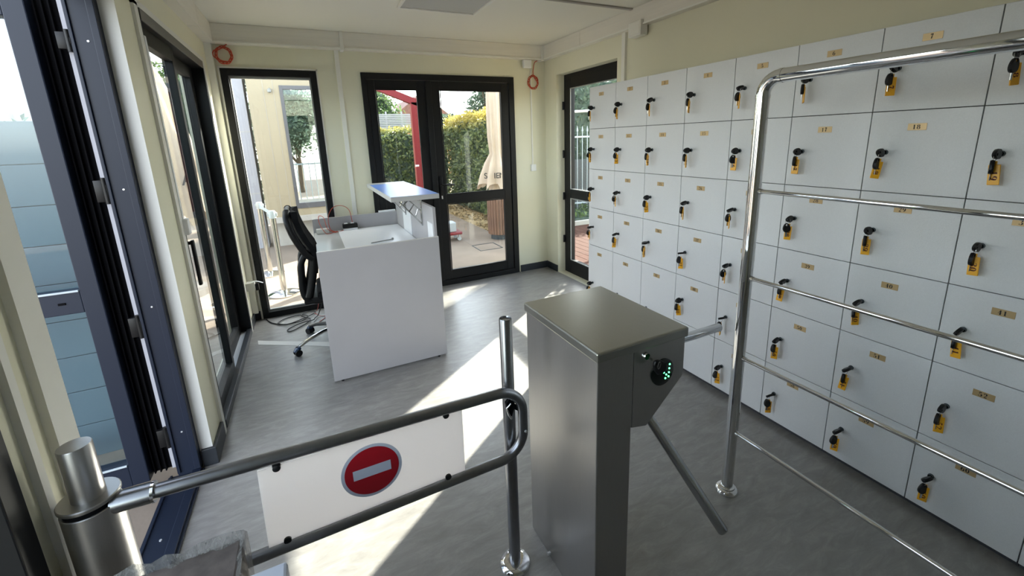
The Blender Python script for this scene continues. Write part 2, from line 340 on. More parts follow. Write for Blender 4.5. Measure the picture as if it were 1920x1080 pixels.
# far wall with window opening and double-door opening
bm = BM(); T0, T1 = YF, YF+0.12
box(bm, XL-0.16, -0.559, T0, T1, -0.03, ZC); box(bm, 0.207, 0.604, T0, T1, -0.03, ZC); box(bm, 2.275, XR+0.16, T0, T1, -0.03, ZC)
box(bm, -0.559, 0.207, T0, T1, 2.333, ZC); box(bm, 0.604, 2.275, T0, T1, 2.334, ZC); box(bm, -0.559, 0.207, T0, T1, -0.03, 0.0); box(bm, 0.604, 2.275, T0, T1, -0.03, 0.0)
wf = obj('wall_far', bm, 'wall', kind='structure')
# right wall with side-door opening
bm = BM(); box(bm, XR, XR+0.16, 4.36, YF, -0.03, ZC); box(bm, XR, XR+0.16, YB, 3.30, -0.03, ZC); box(bm, XR, XR+0.16, 3.30, 4.36, 2.338, ZC); box(bm, XR, XR+0.16, 3.30, 4.36, -0.03, 0)
wr = obj('wall_right', bm, 'wall', kind='structure')
# left wall with sliding window, open door and near window openings
bm = BM(); X0, X1 = XL-0.16, XL
box(bm, X0, X1, 4.30, YF, -0.03, ZC); box(bm, X0+0.10, X1, 2.50, 2.775, -0.03, ZC); box(bm, X0, X0+0.10, 2.52, 2.775, -0.03, ZC)
box(bm, X0, X1, 1.14, 1.386, -0.03, ZC); box(bm, X0, X1, YB, 0.10, -0.03, ZC)
for y0, y1, zt in ((2.775, 4.30, 2.33), (1.386, 2.50, 2.36), (0.10, 1.14, 2.33)):
    box(bm, X0, X1, y0, y1, zt, ZC); box(bm, X0, X1-(0.0555 if zt == 2.36 else 0), y0, y1, -0.03, 0)
wl = obj('wall_left', bm, 'wall', kind='structure')
bm = BM(); box(bm, XL-0.16, XR+0.16, YB-0.12, YB, -0.03, ZC)
wb = obj('wall_back', bm, 'wallw', kind='structure')
# cornice beams (white trunking under the ceiling), each with a lip, seam and cover joints
def lip(bm, *a): box(bm, *a, 0.003)
n = 0
def beam(parts, m='beam'):
    global n
    n += 1; bm = BM()
    for p in parts: box(bm, *p)
    return obj('trim_%d' % n, bm, m, kind='structure')
b1 = beam([(XL, 0.445, 4.53, YF, 2.525, ZC-0.002), (0.462, XR, 4.53, YF, 2.525, ZC-0.002)])
bm = BM(); box(bm, -0.562, 0.445, 4.520, 4.532, 2.523, 2.537, 0.002); box(bm, 0.475, 2.631, 4.520, 4.532, 2.523, 2.537, 0.002); obj('lip', bm, 'trim', b1)
bm = BM(); box(bm, 0.440, 0.470, 4.518, YF, 2.512, ZC-0.001, 0.002); box(bm, 2.600, 2.635, 4.518, YF, 2.512, ZC-0.001, 0.002); obj('joint_cover', bm, 'trim', b1)
b2 = beam([(XL, -0.562, YB, 3.995, 2.525, ZC-0.002), (XL, -0.562, 4.0, 4.53, 2.525, ZC-0.002)])
b3 = beam([(2.631, XR, YB, 3.80, 2.525, ZC-0.002), (2.631, XR, 3.805, 4.53, 2.525, ZC-0.002)])
bm = BM(); box(bm, 2.622, 2.633, YB, 4.515, 2.523, 2.537, 0.002); obj('lip', bm, 'trim', b3)
# vertical cover strips on the walls
beam([(0.385, 0.425, 4.605, YF, 0.0, 2.525)], 'trim')
beam([(2.672, XR, 3.170, 3.215, 0.0, 2.525)], 'trim')
beam([(XL, XL+0.012, 1.30, 1.386, 0.0, 2.525), (XL, XL+0.018, 1.285, 1.30, 0, 2.525)], 'trim')
beam([(XL, XL+0.015, 1.196, 1.22, 0.0, 2.525)], 'trim')
beam([(XL, XL+0.014, 2.72, 2.772, 0.0, 2.345), (XL, XL+0.014, 2.72, 4.345, 2.33, 2.362), (XL, XL+0.014, 4.30, 4.345, 0.0, 2.345)], 'offwhite')
beam([(-0.692, XL+0.001, 2.4955, 2.4995, 0.0, 2.36)], 'wallw')
beam([(XL, XL+0.05, 4.57, YF, 0.08, 2.525)], 'trim')
beam([(-0.572, -0.559, 4.607, YF, 0.0, 2.346), (0.207, 0.218, 4.607, YF, 0.0, 2.346), (-0.572, 0.218, 4.607, YF, 2.334, 2.346)], 'trim')
# baseboards
def bb(side, parts):
    bm = BM()
    for p in parts: box(bm, *p, 0.003)
    return obj('baseboard_'+side, bm, 'base', kind='structure')
bb('far', [(2.30, XR, YF-0.014, YF, 0, 0.085), (XL+0.014, -0.575, YF-0.016, YF, 0, 0.085), (0.215, 0.60, YF-0.014, YF, 0, 0.085)])
bb('right', [(XR-0.014, XR, 4.365, YF-0.016, 0, 0.085), (XR-0.014, XR, YB, 3.29, 0, 0.085)])
bb('left', [(XL, XL+0.016, 4.35, YF-0.018, 0, 0.085), (XL, XL+0.018, 2.49, 2.72, 0, 0.10), (XL-0.05, XL+0.018, 2.478, 2.496, 0, 0.10)])

# ---- window_1: fixed window in the far wall
wd = struct('window_1', (-0.176, YF, 0))
bm = BM(); frame_rect(bm, 'y', 4.60, 4.68, -0.557, 0.205, 0.0, 2.331, 0.055, 0.055, 0.06, 0.06)
obj('frame', bm, 'anth', wd)
bm = BM(); frame_rect(bm, 'y', 4.635, 4.665, -0.505, 0.153, 0.055, 2.275, 0.014, 0.014, 0.022, 0.022); obj('glazing_bead', bm, 'grey', wd)
pane(wd, 'y', 4.65, -0.49, 0.14, 0.075, 2.255)
# ---- door_1: glazed double door in the far wall
dr = struct('door_1', (1.44, YF, 0))
bm = BM(); frame_rect(bm, 'y', 4.60, 4.69, 0.604, 2.275, 0.0, 2.334, 0.05, 0.065, 0.06, 0.06)
obj('frame', bm, 'anth', dr)
def leaf(x0, x1, g0, g1, hnd):
    bm = BM(); a, b = 4.612, 4.672
    box(bm, x0, g0, a, b, 0.065, 2.268, 0.004); box(bm, g1, x1, a, b, 0.065, 2.268, 0.004)
    for z0, z1 in ((0.065, 0.170), (0.955, 1.060), (2.180, 2.268)): box(bm, g0-0.001, g1+0.001, a+0.002, b-0.002, z0, z1, 0.003)
    l = obj('door_leaf', bm, 'anth', dr)
    bm = BM()
    for z0, z1 in ((0.170, 0.955), (1.060, 2.180)): frame_rect(bm, 'y', 4.604, 4.614, g0, g1, z0, z1, 0.010, 0.010, 0.010, 0.010, 0.002)
    obj('glazing_bead', bm, 'anth', l)
    for z0, z1 in ((0.165, 0.960), (1.055, 2.185)): pane(l, 'y', 4.64, g0-0.005, g1+0.005, z0, z1)
    return l
l1 = leaf(0.656, 1.262, 0.729, 1.152, 0); l2 = leaf(1.268, 2.205, 1.393, 2.116, 1)
bm = BM(); box(bm, 1.238, 1.300, 4.592, 4.614, 0.065, 2.268, 0.004); obj('astragal', bm, 'anth', l1)
bm = BM(); box(bm, 1.318, 1.352, 4.590, 4.610, 1.06, 1.27, 0.004); tube(bm, [(1.335, 4.600, 1.178), (1.335, 4.552, 1.178)], 0.009); tube(bm, [(1.328, 4.552, 1.178), (1.40, 4.548, 1.178), (1.472, 4.555, 1.172)], 0.009)
obj('door_handle', bm, 'black', l2)
bm = BM(); box(bm, 1.328, 1.342, 4.586, 4.596, 1.02, 1.055, 0.002); obj('lock_cylinder', bm, 'screw', l2)
# ---- door_2: glazed side door in the right wall
dr = struct('door_2', (2.80, 3.87, 0))
bm = BM(); frame_rect(bm, 'x', 2.80, 2.87, 3.30, 4.40, 0.0, 2.338, 0.05, 0.06, 0.055, 0.03)
obj('frame', bm, 'anth', dr)
bm = BM(); a, b = 2.794, 2.855
box(bm, a, b, 3.335, 3.407, 0.02, 2.29, 0.004); box(bm, a, b, 4.222, 4.335, 0.02, 2.29, 0.004)
for z0, z1 in ((0.02, 0.173), (0.938, 1.043), (2.182, 2.29)): box(bm, a+.002, b-.002, 3.405, 4.224, z0, z1, 0.003)
l3 = obj('door_leaf', bm, 'anth', dr)
bm = BM()
for z0, z1 in ((0.173, 0.938), (1.043, 2.182)): frame_rect(bm, 'x', 2.786, 2.796, 3.407, 4.222, z0, z1, 0.010, 0.010, 0.010, 0.010, 0.002)
obj('glazing_bead', bm, 'grey', l3)
for z0, z1 in ((0.168, 0.943), (1.038, 2.187)): pane(l3, 'x', 2.825, 3.40, 4.23, z0, z1)
for z in (0.42, 0.95, 1.45, 2.0):
    bm = BM(); tube(bm, [(2.782, 4.352, z-0.045), (2.782, 4.352, z+0.045)], 0.012); obj('hinge', bm, 'black', dr)
# ---- window_2: sliding window in the left wall
wd = struct('window_2', (XL, 3.54, 0))
bm = BM(); frame_rect(bm, 'x', -0.775, -0.625, 2.775, 4.30, 0.0, 2.328, 0.03, 0.028, 0.055, 0.030)
obj('frame', bm, 'grey' if False else 'anth', wd)
bm = BM(); box(bm, -0.640, -0.622, 2.80, 4.28, 2.275, 2.330, 0.002); obj('head_cover', bm, pmat('head_profile', (0.13, 0.125, 0.115), 0.5), wd)
bm = BM(); frame_rect(bm, 'x', -0.700, -0.655, 2.800, 3.50, 0.03, 2.275, 0.045, 0.055, 0.085, 0.10)
sa = obj('sliding_sash', bm, 'anth', wd)
pane(sa, 'x', -0.682, 2.84, 3.45, 0.12, 2.20)
bm = BM(); box(bm, -0.655, -0.640, 2.80, 2.835, 0.05, 2.26, 0.002); obj('white_stile_cover', bm, 'offwhite', sa)
bm = BM(); tube(bm, [(-0.655, 2.83, 1.150), (-0.610, 2.83, 1.150)], 0.010); box(bm, -0.620, -0.604, 2.815, 2.845, 0.905, 1.165, 0.005); obj('handle', bm, 'black', sa)
bm = BM(); frame_rect(bm, 'x', -0.745, -0.704, 3.615, 4.272, 0.03, 2.275, 0.03, 0.10, 0.085, 0.10)
sb = obj('fixed_sash', bm, 'anth', wd)
pane(sb, 'x', -0.725, 3.64, 4.18, 0.12, 2.20)
bm = BM(); box(bm, -0.706, -0.645, 3.52, 4.27, 0.030, 0.036); obj('sill_track', bm, pmat('pale_sill', (0.62, 0.66, 0.72), 0.35, 0.3), wd)
bm = BM(); box(bm, -0.660, -0.622, 2.80, 4.28, 0.002, 0.055, 0.003); obj('sill_rail', bm, 'base', wd)
tr = thing('cable_trunking', 'white vertical trunking with a box end beside the sliding window handle', 'trunking', (-0.62, 2.79, 1.2))
bm = BM(); box(bm, -0.640, -0.618, 2.775, 2.797, 1.29, 2.20, 0.003); obj('channel', bm, 'white', tr)
bm = BM(); box(bm, -0.642, -0.600, 2.762, 2.812, 1.205, 1.292, 0.006); obj('end_box', bm, 'white', tr)
# ---- door_3: open navy side door in the left wall
dr = struct('door_3', (-0.72, 2.47, 0))
bm = BM()
box(bm, -0.790, -0.693, 2.450, 2.512, 0.0, 2.36, 0.004); box(bm, -0.790, -0.693, 1.386, 1.44, 0.0, 2.36, 0.004); box(bm, -0.790, -0.693, 1.43, 2.46, 2.30, 2.36, 0.004)
fr = obj('frame', bm, 'navy', dr)
bm = BM(); box(bm, -0.715, -0.690, 2.440, 2.452, 0.03, 2.3, 0.002); box(bm, -0.788, -0.775, 2.440, 2.452, 0.03, 2.3, 0.002); obj('stop_profile', bm, 'navy', fr)
for z in (2.10, 1.489, 0.933, 0.255):
    bm = BM(); lathe(bm, [(0.0045, 0.0), (0.004, -0.003)], (-0.735, 2.450, z), 12, 'y'); obj('screw', bm, 'screw', fr)
bm = BM(); box(bm, -0.835, -0.680, 1.40, 2.46, 0.0, 0.012, 0.003); box(bm, -0.730, -0.690, 1.40, 2.46, 0.010, 0.024, 0.003); box(bm, -0.825, -0.815, 1.40, 2.46, 0.010, 0.020, 0.002)
obj('threshold', bm, 'navy', dr)
bm = BM(); lathe(bm, [(0.0055, 0), (0.005, 0.004)], (-0.765, 2.03, 0.012), 12); obj('screw', bm, 'screw', dr)
bm = BM(); ax0, ax1, ya, yb = -1.80, -0.893, 2.43, 2.50
box(bm, -0.962, ax1, ya, yb, 0.044, 2.285, 0.004); box(bm, ax0, ax0+0.07, ya, yb, 0.044, 2.285, 0.004)
for z0, z1 in ((0.044, 0.160), (0.962, 1.062), (2.175, 2.285)): box(bm, ax0+.069, -0.961, ya, yb, z0, z1, 0.003)
lf = obj('door_leaf', bm, 'navy', dr)
for z0, z1 in ((0.155, 0.967), (1.057, 2.180)): pane(lf, 'y', 2.46, ax0+0.06, -0.955, z0, z1, 'leafglass')
bm = BM(); box(bm, -1.735, -0.963, 2.424, 2.432, 1.060, 1.068, 0.001); box(bm, -1.735, -0.963, 2.424, 2.432, 0.158, 0.166, 0.001); obj('glazing_bead', bm, 'ironpale', lf)
bm = BM(); box(bm, -1.04, -1.015, 2.426, 2.432, 1.008, 1.018, 0.001); obj('drain_slot', bm, 'gasket', lf)
bm = BM()
box(bm, -0.892, -0.815, 2.490, 2.560, 0.05, 2.28)
for x in (-0.885, -0.862, -0.840): box(bm, x, x+0.005, 2.470, 2.505, 0.05, 2.28)
obj('edge_seal', bm, 'gasket', lf)
bm = BM()
box(bm, -0.8135, -0.7905, 2.478, 2.530, 0.05, 2.30); obj('gap_light_strip', bm, pmat('pale_gap_light', (0.40, 0.40, 0.44), 0.6), fr)  # pale strip stands in for the bright outdoors showing through the hinge gap
for z0, z1 in ((2.055, 2.14), (1.43, 1.545), (0.79, 0.905), (0.19, 0.305)):
    bm = BM(); tube(bm, [(-0.795, 2.446, z0), (-0.795, 2.446, z1)], 0.010); box(bm, -0.830, -0.800, 2.440, 2.462, z0+.01, z1-.01, 0.002); box(bm, -0.80, -0.786, 2.438, 2.47, z0+.03, z1-.03, 0.002)
    obj('hinge', bm, 'black', dr)
# ---- window_3: dark frame nearest the camera on the left wall
wd = struct('window_3', (XL, 0.6, 0))
bm = BM(); frame_rect(bm, 'x', -0.74, -0.62, 0.10, 1.135, 0.0, 2.33, 0.06, 0.06, 0.06, 0.08); obj('frame', bm, 'anth', wd)
pane(wd, 'x', -0.68, 0.15, 1.08, 0.07, 2.28)

# ================================================================= LOCKERS
LX, LY, LW, LT, LH = 2.213, 3.056, 0.339, 2.042, 0.335
def lnum(c, r): return c+11*(r-1) if r <= 5 else 52+c
bm = BM(); g = 0.0016
box(bm, LX, LX+0.016, -LW/2+g, LW/2-g, -LH+g, -g, 0.0012); DOOR = mesh('locker_door', bm, 'locker')
bm = BM(); box(bm, LX, LX+0.016, -LW/2+g, LW/2-g, -2*LH+g, -g, 0.0012); DOOR2 = mesh('locker_door_tall', bm, 'locker')
bm = BM(); lathe(bm, [(0.0105, 0.001), (0.0105, -0.004), (0.009, -0.006), (0.0088, -0.010), (0.003, -0.010)], (0, 0, 0), 20, 'x'); LOCK = mesh('lock_cylinder', bm, pmat('dark_chrome', (0.10, 0.12, 0.13), 0.18, 1.0))
bm = BM(); box(bm, -0.0015, 0.0, -0.030, 0.030, -0.0135, 0.0135, 0.0006); PLATE = mesh('number_plate', bm, 'brass')
bm = BM(); box(bm, LX+0.018, XR-0.004, -LW/2+0.0005, LW/2-0.0005, 0.0, LT-0.03, 0.0); CARC = mesh('locker_carcass', bm, 'lockbody')
bm = BM(); box(bm, LX+0.0165, LX+0.0185, -LW/2+0.0003, LW/2-0.0003, 0.0, LT-0.03+0.0002, 0.0); EDGE = mesh('locker_edge', bm, 'seam')
bm = BM(); box(bm, LX+0.03, XR-0.02, -LW/2+0.001, LW/2-0.001, -0.03, 0.0, 0.0); PLINTH = mesh('locker_plinth', bm, 'seam')
def child(name, me, parent, loc, rot=(0, 0, 0)):
    o = bpy.data.objects.new(name, me); COL.objects.link(o); o.parent = parent; o.location = loc; o.rotation_euler = rot; return o
LOCKS = []
COLW = ['first', 'second', 'third', 'fourth', 'fifth', 'sixth', 'seventh', 'eighth', 'ninth', 'tenth', 'eleventh']; ROWW = ['topmost', 'second', 'third', 'fourth', 'fifth', 'lowest']
for c in range(1, 12):
    yc = LY-(c-0.5)*LW
    rows = [1, 2, 3, 4, 5] if c <= 3 else [1, 2, 3, 4, 5, 6]
    nums = [lnum(c, r) for r in rows]
    where = COLW[c-1]+' from the glass side door'
    t = thing('locker_column', 'pale grey locker column, %s, topmost door numbered %d' % (where, nums[0]), 'locker', (0, yc, 0.03), 'pale grey locker columns along the right wall')
    child('carcass', CARC, t, (0, 0, 0)); child('door_edge_gap', EDGE, t, (0, 0, 0)); child('plinth', PLINTH, t, (0, 0, 0))
    for r in rows:
        zt = LT-LH*(r-1)-0.03
        tall = (c <= 3 and r == 5)
        d = child('locker_door', DOOR2 if tall else DOOR, t, (0, 0, zt))
        n_ = lnum(c, r)
        child('number_plate', PLATE, d, (LX, LW*0.03, -0.197*LH), (0, 0, 0))
        bm = BM(); text_digits(bm, str(n_), (LX-0.0018, LW*0.03+0.002, -0.197*LH), (0, -1, 0), (0, 0, 1), 0.0175, 0.78); me = mesh('number', bm, 'ink'); child('number', me, d, (0, 0, 0))
        zl = -LH*(1.04 if tall else 0.5)
        child('lock_cylinder', LOCK, d, (LX, LW*0.3, zl))
        if c <= 8: LOCKS.append((n_, c, r, yc+LW*0.3, LT-LH*(r-1)+zl))
# end panel of the far column is the pale side wall of its carcass
def keyhead(ln, wd, th):
    """flat black key bow with an eyelet hole, in the local xz plane, stem at +x"""
    bm = BM(); N = 20; out, inn = [], []
    for k in range(N):
        a = 2*PI*k/N; sx = 0.5*ln*math.cos(a); sz = 0.5*wd*math.sin(a)*(1-0.22*math.cos(a+PI))
        out.append((sx, sz)); inn.append((-0.30*ln+0.12*ln*math.cos(a), 0.16*wd*math.sin(a)))
    vs = []
    for y in (-th/2, th/2):
        vs.append([[bm.verts.new((x, y, z)) for x, z in q] for q in ([(x*.93, z*.93) for x, z in out], inn)])
    mid = [bm.verts.new((x, 0, z)) for x, z in out]
    for k in range(N):
        j = (k+1) % N
        for (o_, i_), s in zip(vs, (1, -1)): bm.faces.new((o_[k], o_[j], i_[j], i_[k]))
        bm.faces.new((vs[0][1][k], vs[0][1][j], vs[1][1][j], vs[1][1][k]))
        bm.faces.new((vs[0][0][k], vs[0][0][j], mid[j], mid[k])); bm.faces.new((mid[k], mid[j], vs[1][0][j], vs[1][0][k]))
    return bm
KH = mesh('key_bow', keyhead(0.040, 0.028, 0.009), 'black')
bm = BM(); box(bm, 0.0, 0.024, -0.001, 0.001, -0.004, 0.004, 0.0005); KB = mesh('key_blade', bm, 'chromed')
KH2 = KH
bm = BM(); tube(bm, [(0.011*math.cos(2*PI*k/16), 0, 0.011*math.sin(2*PI*k/16)) for k in range(16)], 0.0008, 6, closed=True); RING = mesh('key_ring', bm, 'chromed')
bm = BM(); box(bm, -0.0020, 0.0020, -0.0125, 0.0125, -0.046, 0.0, 0.0015); box(bm, -0.0014, 0.0014, -0.005, 0.005, -0.002, 0.008, 0.001); TAG = mesh('key_tag', bm, 'tag')
facing = {7: .5, 8: 1.1, 13: 1.2, 16: .3, 17: .2, 18: .6, 19: .1, 25: 1.2, 28: .5, 29: .4, 30: .1, 35: 1.25, 36: 1.9, 37: .7, 39: .2, 40: .9, 41: .0, 48: .8, 50: .5, 51: .2, 52: .5, 57: .5, 58: 1.0, 59: .4, 60: .4}
for (n_, c, r, y, z) in LOCKS:
    t = thing('locker_key', 'tagged key pair in the %s door of the %s column from the side door' % (ROWW[r-1], COLW[c-1]), 'key', (LX-0.010, y, z), 'keys hanging in the locker doors')
    rr = random.Random(n_*13)
    roll = rr.uniform(-0.5, 0.5)
    def ch(nm, me, loc, rot, sc):
        o = child(nm, me, t, loc, rot); o.scale = (sc, sc, sc) if not isinstance(sc, tuple) else sc; return o
    ch('key_blade', KB, (-0.004, 0, 0), (roll, 0, 0), 0.6)
    ch('key_bow', KH, (-0.030, 0, 0), (roll+rr.choice((0, 1.1, 0.5)), rr.uniform(-.12, .12), 0), 1.3)
    ch('key_ring', RING, (-0.040, 0, -0.011), (0, 0, rr.uniform(-0.5, 0.5)), 1.15)
    a = rr.uniform(-0.6, 0.6)
    ch('spare_key_bow', KH2, (-0.041+rr.uniform(-.003, .003), 0.003, -0.044), (0, PI/2+rr.uniform(-.15, .15), a), 1.25)
    ch('spare_key_blade', KB, (-0.041, 0.003, -0.062), (0, PI/2, a), 1.2)
    f = facing.get(n_, 2.2+rr.uniform(-.25, .25))
    tg = ch('key_tag', TAG, (-0.030, 0.0, -0.036), (rr.uniform(-.12, .12), 0, f), (1.2, 1.2, 1.55))
    bm = BM(); text_digits(bm, str(n_), (-0.0023, 0, -0.025), (0, 0, -1), (0, -1, 0), 0.015, 0.75); me = mesh('tag_number', bm, 'redink'); child('tag_number', me, tg, (0, 0, 0))

# ================================================================= TURNSTILE
t = thing('turnstile', 'brushed steel tripod turnstile with a green arrow display facing the lockers', 'turnstile', (0.76, 1.13, 0))
bm = BM(); box(bm, 0.690, 0.823, 0.905, 1.352, 0.0, 1.008, 0.004); obj('cabinet', bm, 'steel', t)
bm = BM(); prism(bm, [(0.8235, 1.008), (1.040, 1.008), (1.040, 0.869), (0.887, 0.728), (0.8235, 0.742)], 'y', 0.905, 1.352); bmesh.ops.bevel(bm, geom=list(bm.edges), offset=0.003, segments=2, affect='EDGES'); obj('mechanism_head', bm, 'steel', t)
bm = BM(); box(bm, 0.684, 1.047, 0.898, 1.360, 1.006, 1.040, 0.006); obj('lid', bm, 'steelh', t)
bm = BM(); lathe(bm, [(0.046, 0.004), (0.046, -0.004), (0.042, -0.006), (0.001, -0.006)], (0.943, 0.905, 0.907), 36, 'y'); dp = obj('display', bm, 'lens', t)
bm = BM()
for X, Y in ((488, 368), (515, 387), (540, 408), (565, 428), (590, 447), (557, 466), (592, 405), (594, 364), (596, 322)):
    px, py = 1140+X/5.4, 620+Y/5.4
    lathe(bm, [(0.0032, 0), (0.0024, -0.0015)], (0.946+(px-1240)*0.00224, 0.899, 0.909-((py-694)+.34*(px-1240))*0.00187), 10, 'y')
obj('green_arrow', bm, 'led', dp)
bm = BM(); lathe(bm, [(0.013, 0.002), (0.013, -0.006), (0.010, -0.012), (0.004, -0.012)], (0.868, 0.905, 0.985), 24, 'y'); obj('lock_cylinder', bm, 'chrome', t)
kt = thing('service_key', 'black-headed key stuck in the steel front of the turnstile', 'key', (0.868, 0.890, 0.985))
k1 = child('key_bow', KH, kt, (0.020, -0.026, -0.024), (0, 0.9, 0)); k1.scale = (1.5, 1, 1.5)
child('key_blade', KB, kt, (0, -0.016, 0), (0, 0, PI/2)).scale = (0.5, 1, 1)
child('key_ring', RING, kt, (0.010, -0.036, -0.012), (0, 0, 0.4))
H = Vector((0.967, 1.19, 0.805)); ad = Vector((1, 0, -1)).normalized()
bm = BM(); tube(bm, [H-ad*0.02, H+ad*0.018, H+ad*0.020, H+ad*0.034], [0.055, 0.055, 0.045, 0.030], 28); hub = obj('hub', bm, 'chromed', t)
for d, L in ((Vector((1, 0, 0)), 0.60), (Vector((.25, -.612, -.75)).normalized(), 0.665), (Vector((.25, .612, -.75)).normalized(), 0.52)):
    bm = BM(); s0 = H+ad*0.012; tube(bm, [s0, s0+d*(L-0.004), s0+d*L], [0.0185, 0.0185, 0.0165], 24); tube(bm, [s0, s0+d*0.05], 0.022, 24); obj('arm', bm, 'armsteel', t)
bm = BM(); lathe(bm, [(0.006, 0), (0.006, -0.010), (0.003, -0.012)], (0.700, 1.335, 0.012), 6); tube(bm, [(0.690, 1.20, 0.02), (0.678, 1.20, 0.02)], 0.006, 8); obj('anchor_bolt', bm, 'screw', t)

# ================================================================= SWING GATE
GY = 1.19
t = thing('gate_bollard', 'brushed steel gate bollard with a narrower cap cylinder, by the left wall', 'bollard', (-0.555, 1.20, 0))
c = (-0.555, 1.20, 0)
bm = BM(); lathe(bm, [(0.075, 0), (0.075, 0.006), (0.055, 0.008), (0.055, 0.842), (0.053, 0.844)], c, 48); obj('post', bm, 'steel', t)
bm = BM(); lathe(bm, [(0.050, 0.844), (0.050, 0.858)], c, 48); obj('black_groove', bm, 'gasket', t)
bm = BM(); lathe(bm, [(0.056, 0.858), (0.057, 0.860), (0.057, 0.866), (0.055, 0.868), (0.028, 0.868)], c, 48); obj('collar_disc', bm, 'steel', t)
bm = BM(); lathe(bm, [(0.031, 0.868), (0.031, 1.000), (0.0295, 1.003), (0.001, 1.003)], c, 40); obj('cap_cylinder', bm, 'steel', t)
t = thing('swing_gate', 'steel tube swing gate holding a white no entry panel', 'gate', (0.05, GY, 0.53))
bm = BM(); zt = lambda x: 0.820-0.028*x; zb_ = lambda x: 0.535+0.011*x
R_ = 0.095; pts = [(-0.50, GY, zt(-0.5)), (-0.2, GY, zt(-.2)), (0.2, GY, zt(.2)), (0.485, GY, zt(.485))]
pts += arc((0.487, GY, zt(.487)-R_), R_, PI/2*0.9, 0, 9); pts += arc((0.487, GY, zb_(.487)+R_), R_, 0, -PI/2, 9)
pts += [(0.2, GY, zb_(.2)), (-0.2, GY, zb_(-.2)), (-0.51, GY, zb_(-.51))]
tube(bm, pts, 0.0175, 20); fr = obj('tube_frame', bm, 'tube', t)
for zf in (zt, zb_):
    bm = BM(); tube(bm, [(-0.515, GY, zf(-.515)), (-0.437, GY, zf(-.437))], 0.0245, 24); obj('sleeve', bm, 'tube', t)
bm = BM(); tube(bm, [(-0.439, GY, zt(-.439)), (-0.433, GY, zt(-.433))], 0.0255, 24); obj('sleeve_ring', bm, 'chrome', t)
bm = BM(); prism(bm, [(-0.221, 0.800), (0.360, 0.796), (0.357, 0.560), (-0.228, 0.548)], 'y', GY-0.002, GY+0.003); sg = obj('sign_panel', bm, 'signw', t, label='white panel with a round red no entry sign')
cx, cz = 0.0665, 0.684
bm = BM(); lathe(bm, [(0.0885, 0.0), (0.0885, -0.0012), (0.001, -0.0012)], (cx, GY-0.002, cz), 64, 'y', False); obj('grey_ring', bm, 'signg', sg)
bm = BM(); lathe(bm, [(0.079, 0.0), (0.079, -0.0006), (0.001, -0.0006)], (cx, GY-0.0032, cz), 64, 'y', False); obj('red_disc', bm, 'signr', sg)
bm = BM(); box(bm, cx-0.055, cx+0.055, GY-0.0046, GY-0.0038, cz-0.0165, cz+0.0165); obj('pale_bar', bm, 'signg', sg)
for x, z, s in ((-0.175, 0.800, 1), (0.305, 0.797, 1), (-0.18, 0.549, -1), (0.297, 0.556, -1)):
    bm = BM(); box(bm, x-0.010, x+0.010, GY-0.005, GY+0.006, z-0.006, z+0.010*s+0.006, 0.003)
    lathe(bm, [(0.010, 0.002), (0.010, -0.004), (0.006, -0.006)], (x, GY-0.004, z-0.006*s), 14, 'y'); obj('panel_clip', bm, 'anth', t)
bm = BM(); tube(bm, [(0.583, GY-0.0185, 0.640), (0.583, GY-0.021, 0.640)], 0.005, 10); obj('set_screw', bm, 'screw', t)
PX, PY = 0.553, 1.243
t = thing('gate_post', 'slim steel stop post standing behind the loop of the swing gate', 'post', (PX, PY, 0))
bm = BM(); lathe(bm, [(0.0225, 0), (0.0225, 1.046), (0.0205, 1.049), (0.019, 1.044), (0.001, 1.044)], (PX, PY, 0), 32); obj('tube', bm, 'tube', t)
bm = BM(); lathe(bm, [(0.062, 0), (0.062, 0.004), (0.056, 0.012), (0.044, 0.018), (0.036, 0.020), (0.024, 0.021)], (PX, PY, 0), 40); obj('base_flange', bm, 'chrome', t)
bm = BM(); prism(bm, [(0.528, 0.745), (0.540, 0.757), (0.560, 0.748), (0.556, 0.712), (0.548, 0.688), (0.535, 0.700)], 'y', 1.208, 1.222); tube(bm, [(0.556, 1.215, 0.725), (0.585, 1.215, 0.700), (0.592, 1.222, 0.688)], 0.009, 12)
obj('latch', bm, 'gasket', t)
bm = BM(); tube(bm, [(0.545, 1.206, 0.742), (0.529, 1.206, 0.728), (0.536, 1.206, 0.700), (0.545, 1.206, 0.682)], 0.004, 10); obj('latch_spring', bm, 'chrome', t)

# ================================================================= CHROME RAILING
RX, RY = 1.594, 1.098
t = thing('railing', 'polished chrome railing with five rails in front of the lockers', 'railing', (RX, RY, 0))
bm = BM(); e = 0.062
pts = [(RX, RY, 0), (RX, RY, 1.84-e)]; up_ = bm
lathe(bm, [(0.0245, 0), (0.0245, 1.84-e)], (RX, RY, 0), 36); obj('post', bm, 'chrome', t)
bm = BM(); tube(bm, [(RX, RY-e+e*math.cos(a), 1.84-e+e*math.sin(a)) for a in [PI/2*i/10 for i in range(11)]], 0.0245, 36); tube(bm, [(RX, RY, 1.84-e-0.012), (RX, RY, 1.84-e)], 0.0262, 36); tube(bm, [(RX, RY-e, 1.84), (RX, RY-e-0.010, 1.84)], 0.0262, 36)
obj('elbow', bm, 'chrome', t)
bm = BM(); tube(bm, [(RX, RY-e, 1.84), (RX, -0.85, 1.84)], 0.0245, 36); obj('handrail', bm, 'chrome', t)
for z in (1.415, 1.055, 0.692, 0.322):
    bm = BM(); tube(bm, [(RX, RY-0.020, z), (RX, RY-0.033, z)], 0.011, 20); tube(bm, [(RX, RY-0.03, z), (RX, -0.85, z)], 0.0085, 20); obj('rail', bm, 'chrome', t)
bm = BM(); lathe(bm, [(0.0245, 0), (0.0245, 1.86)], (RX, -0.86, 0), 36); obj('post', bm, 'chrome', t)
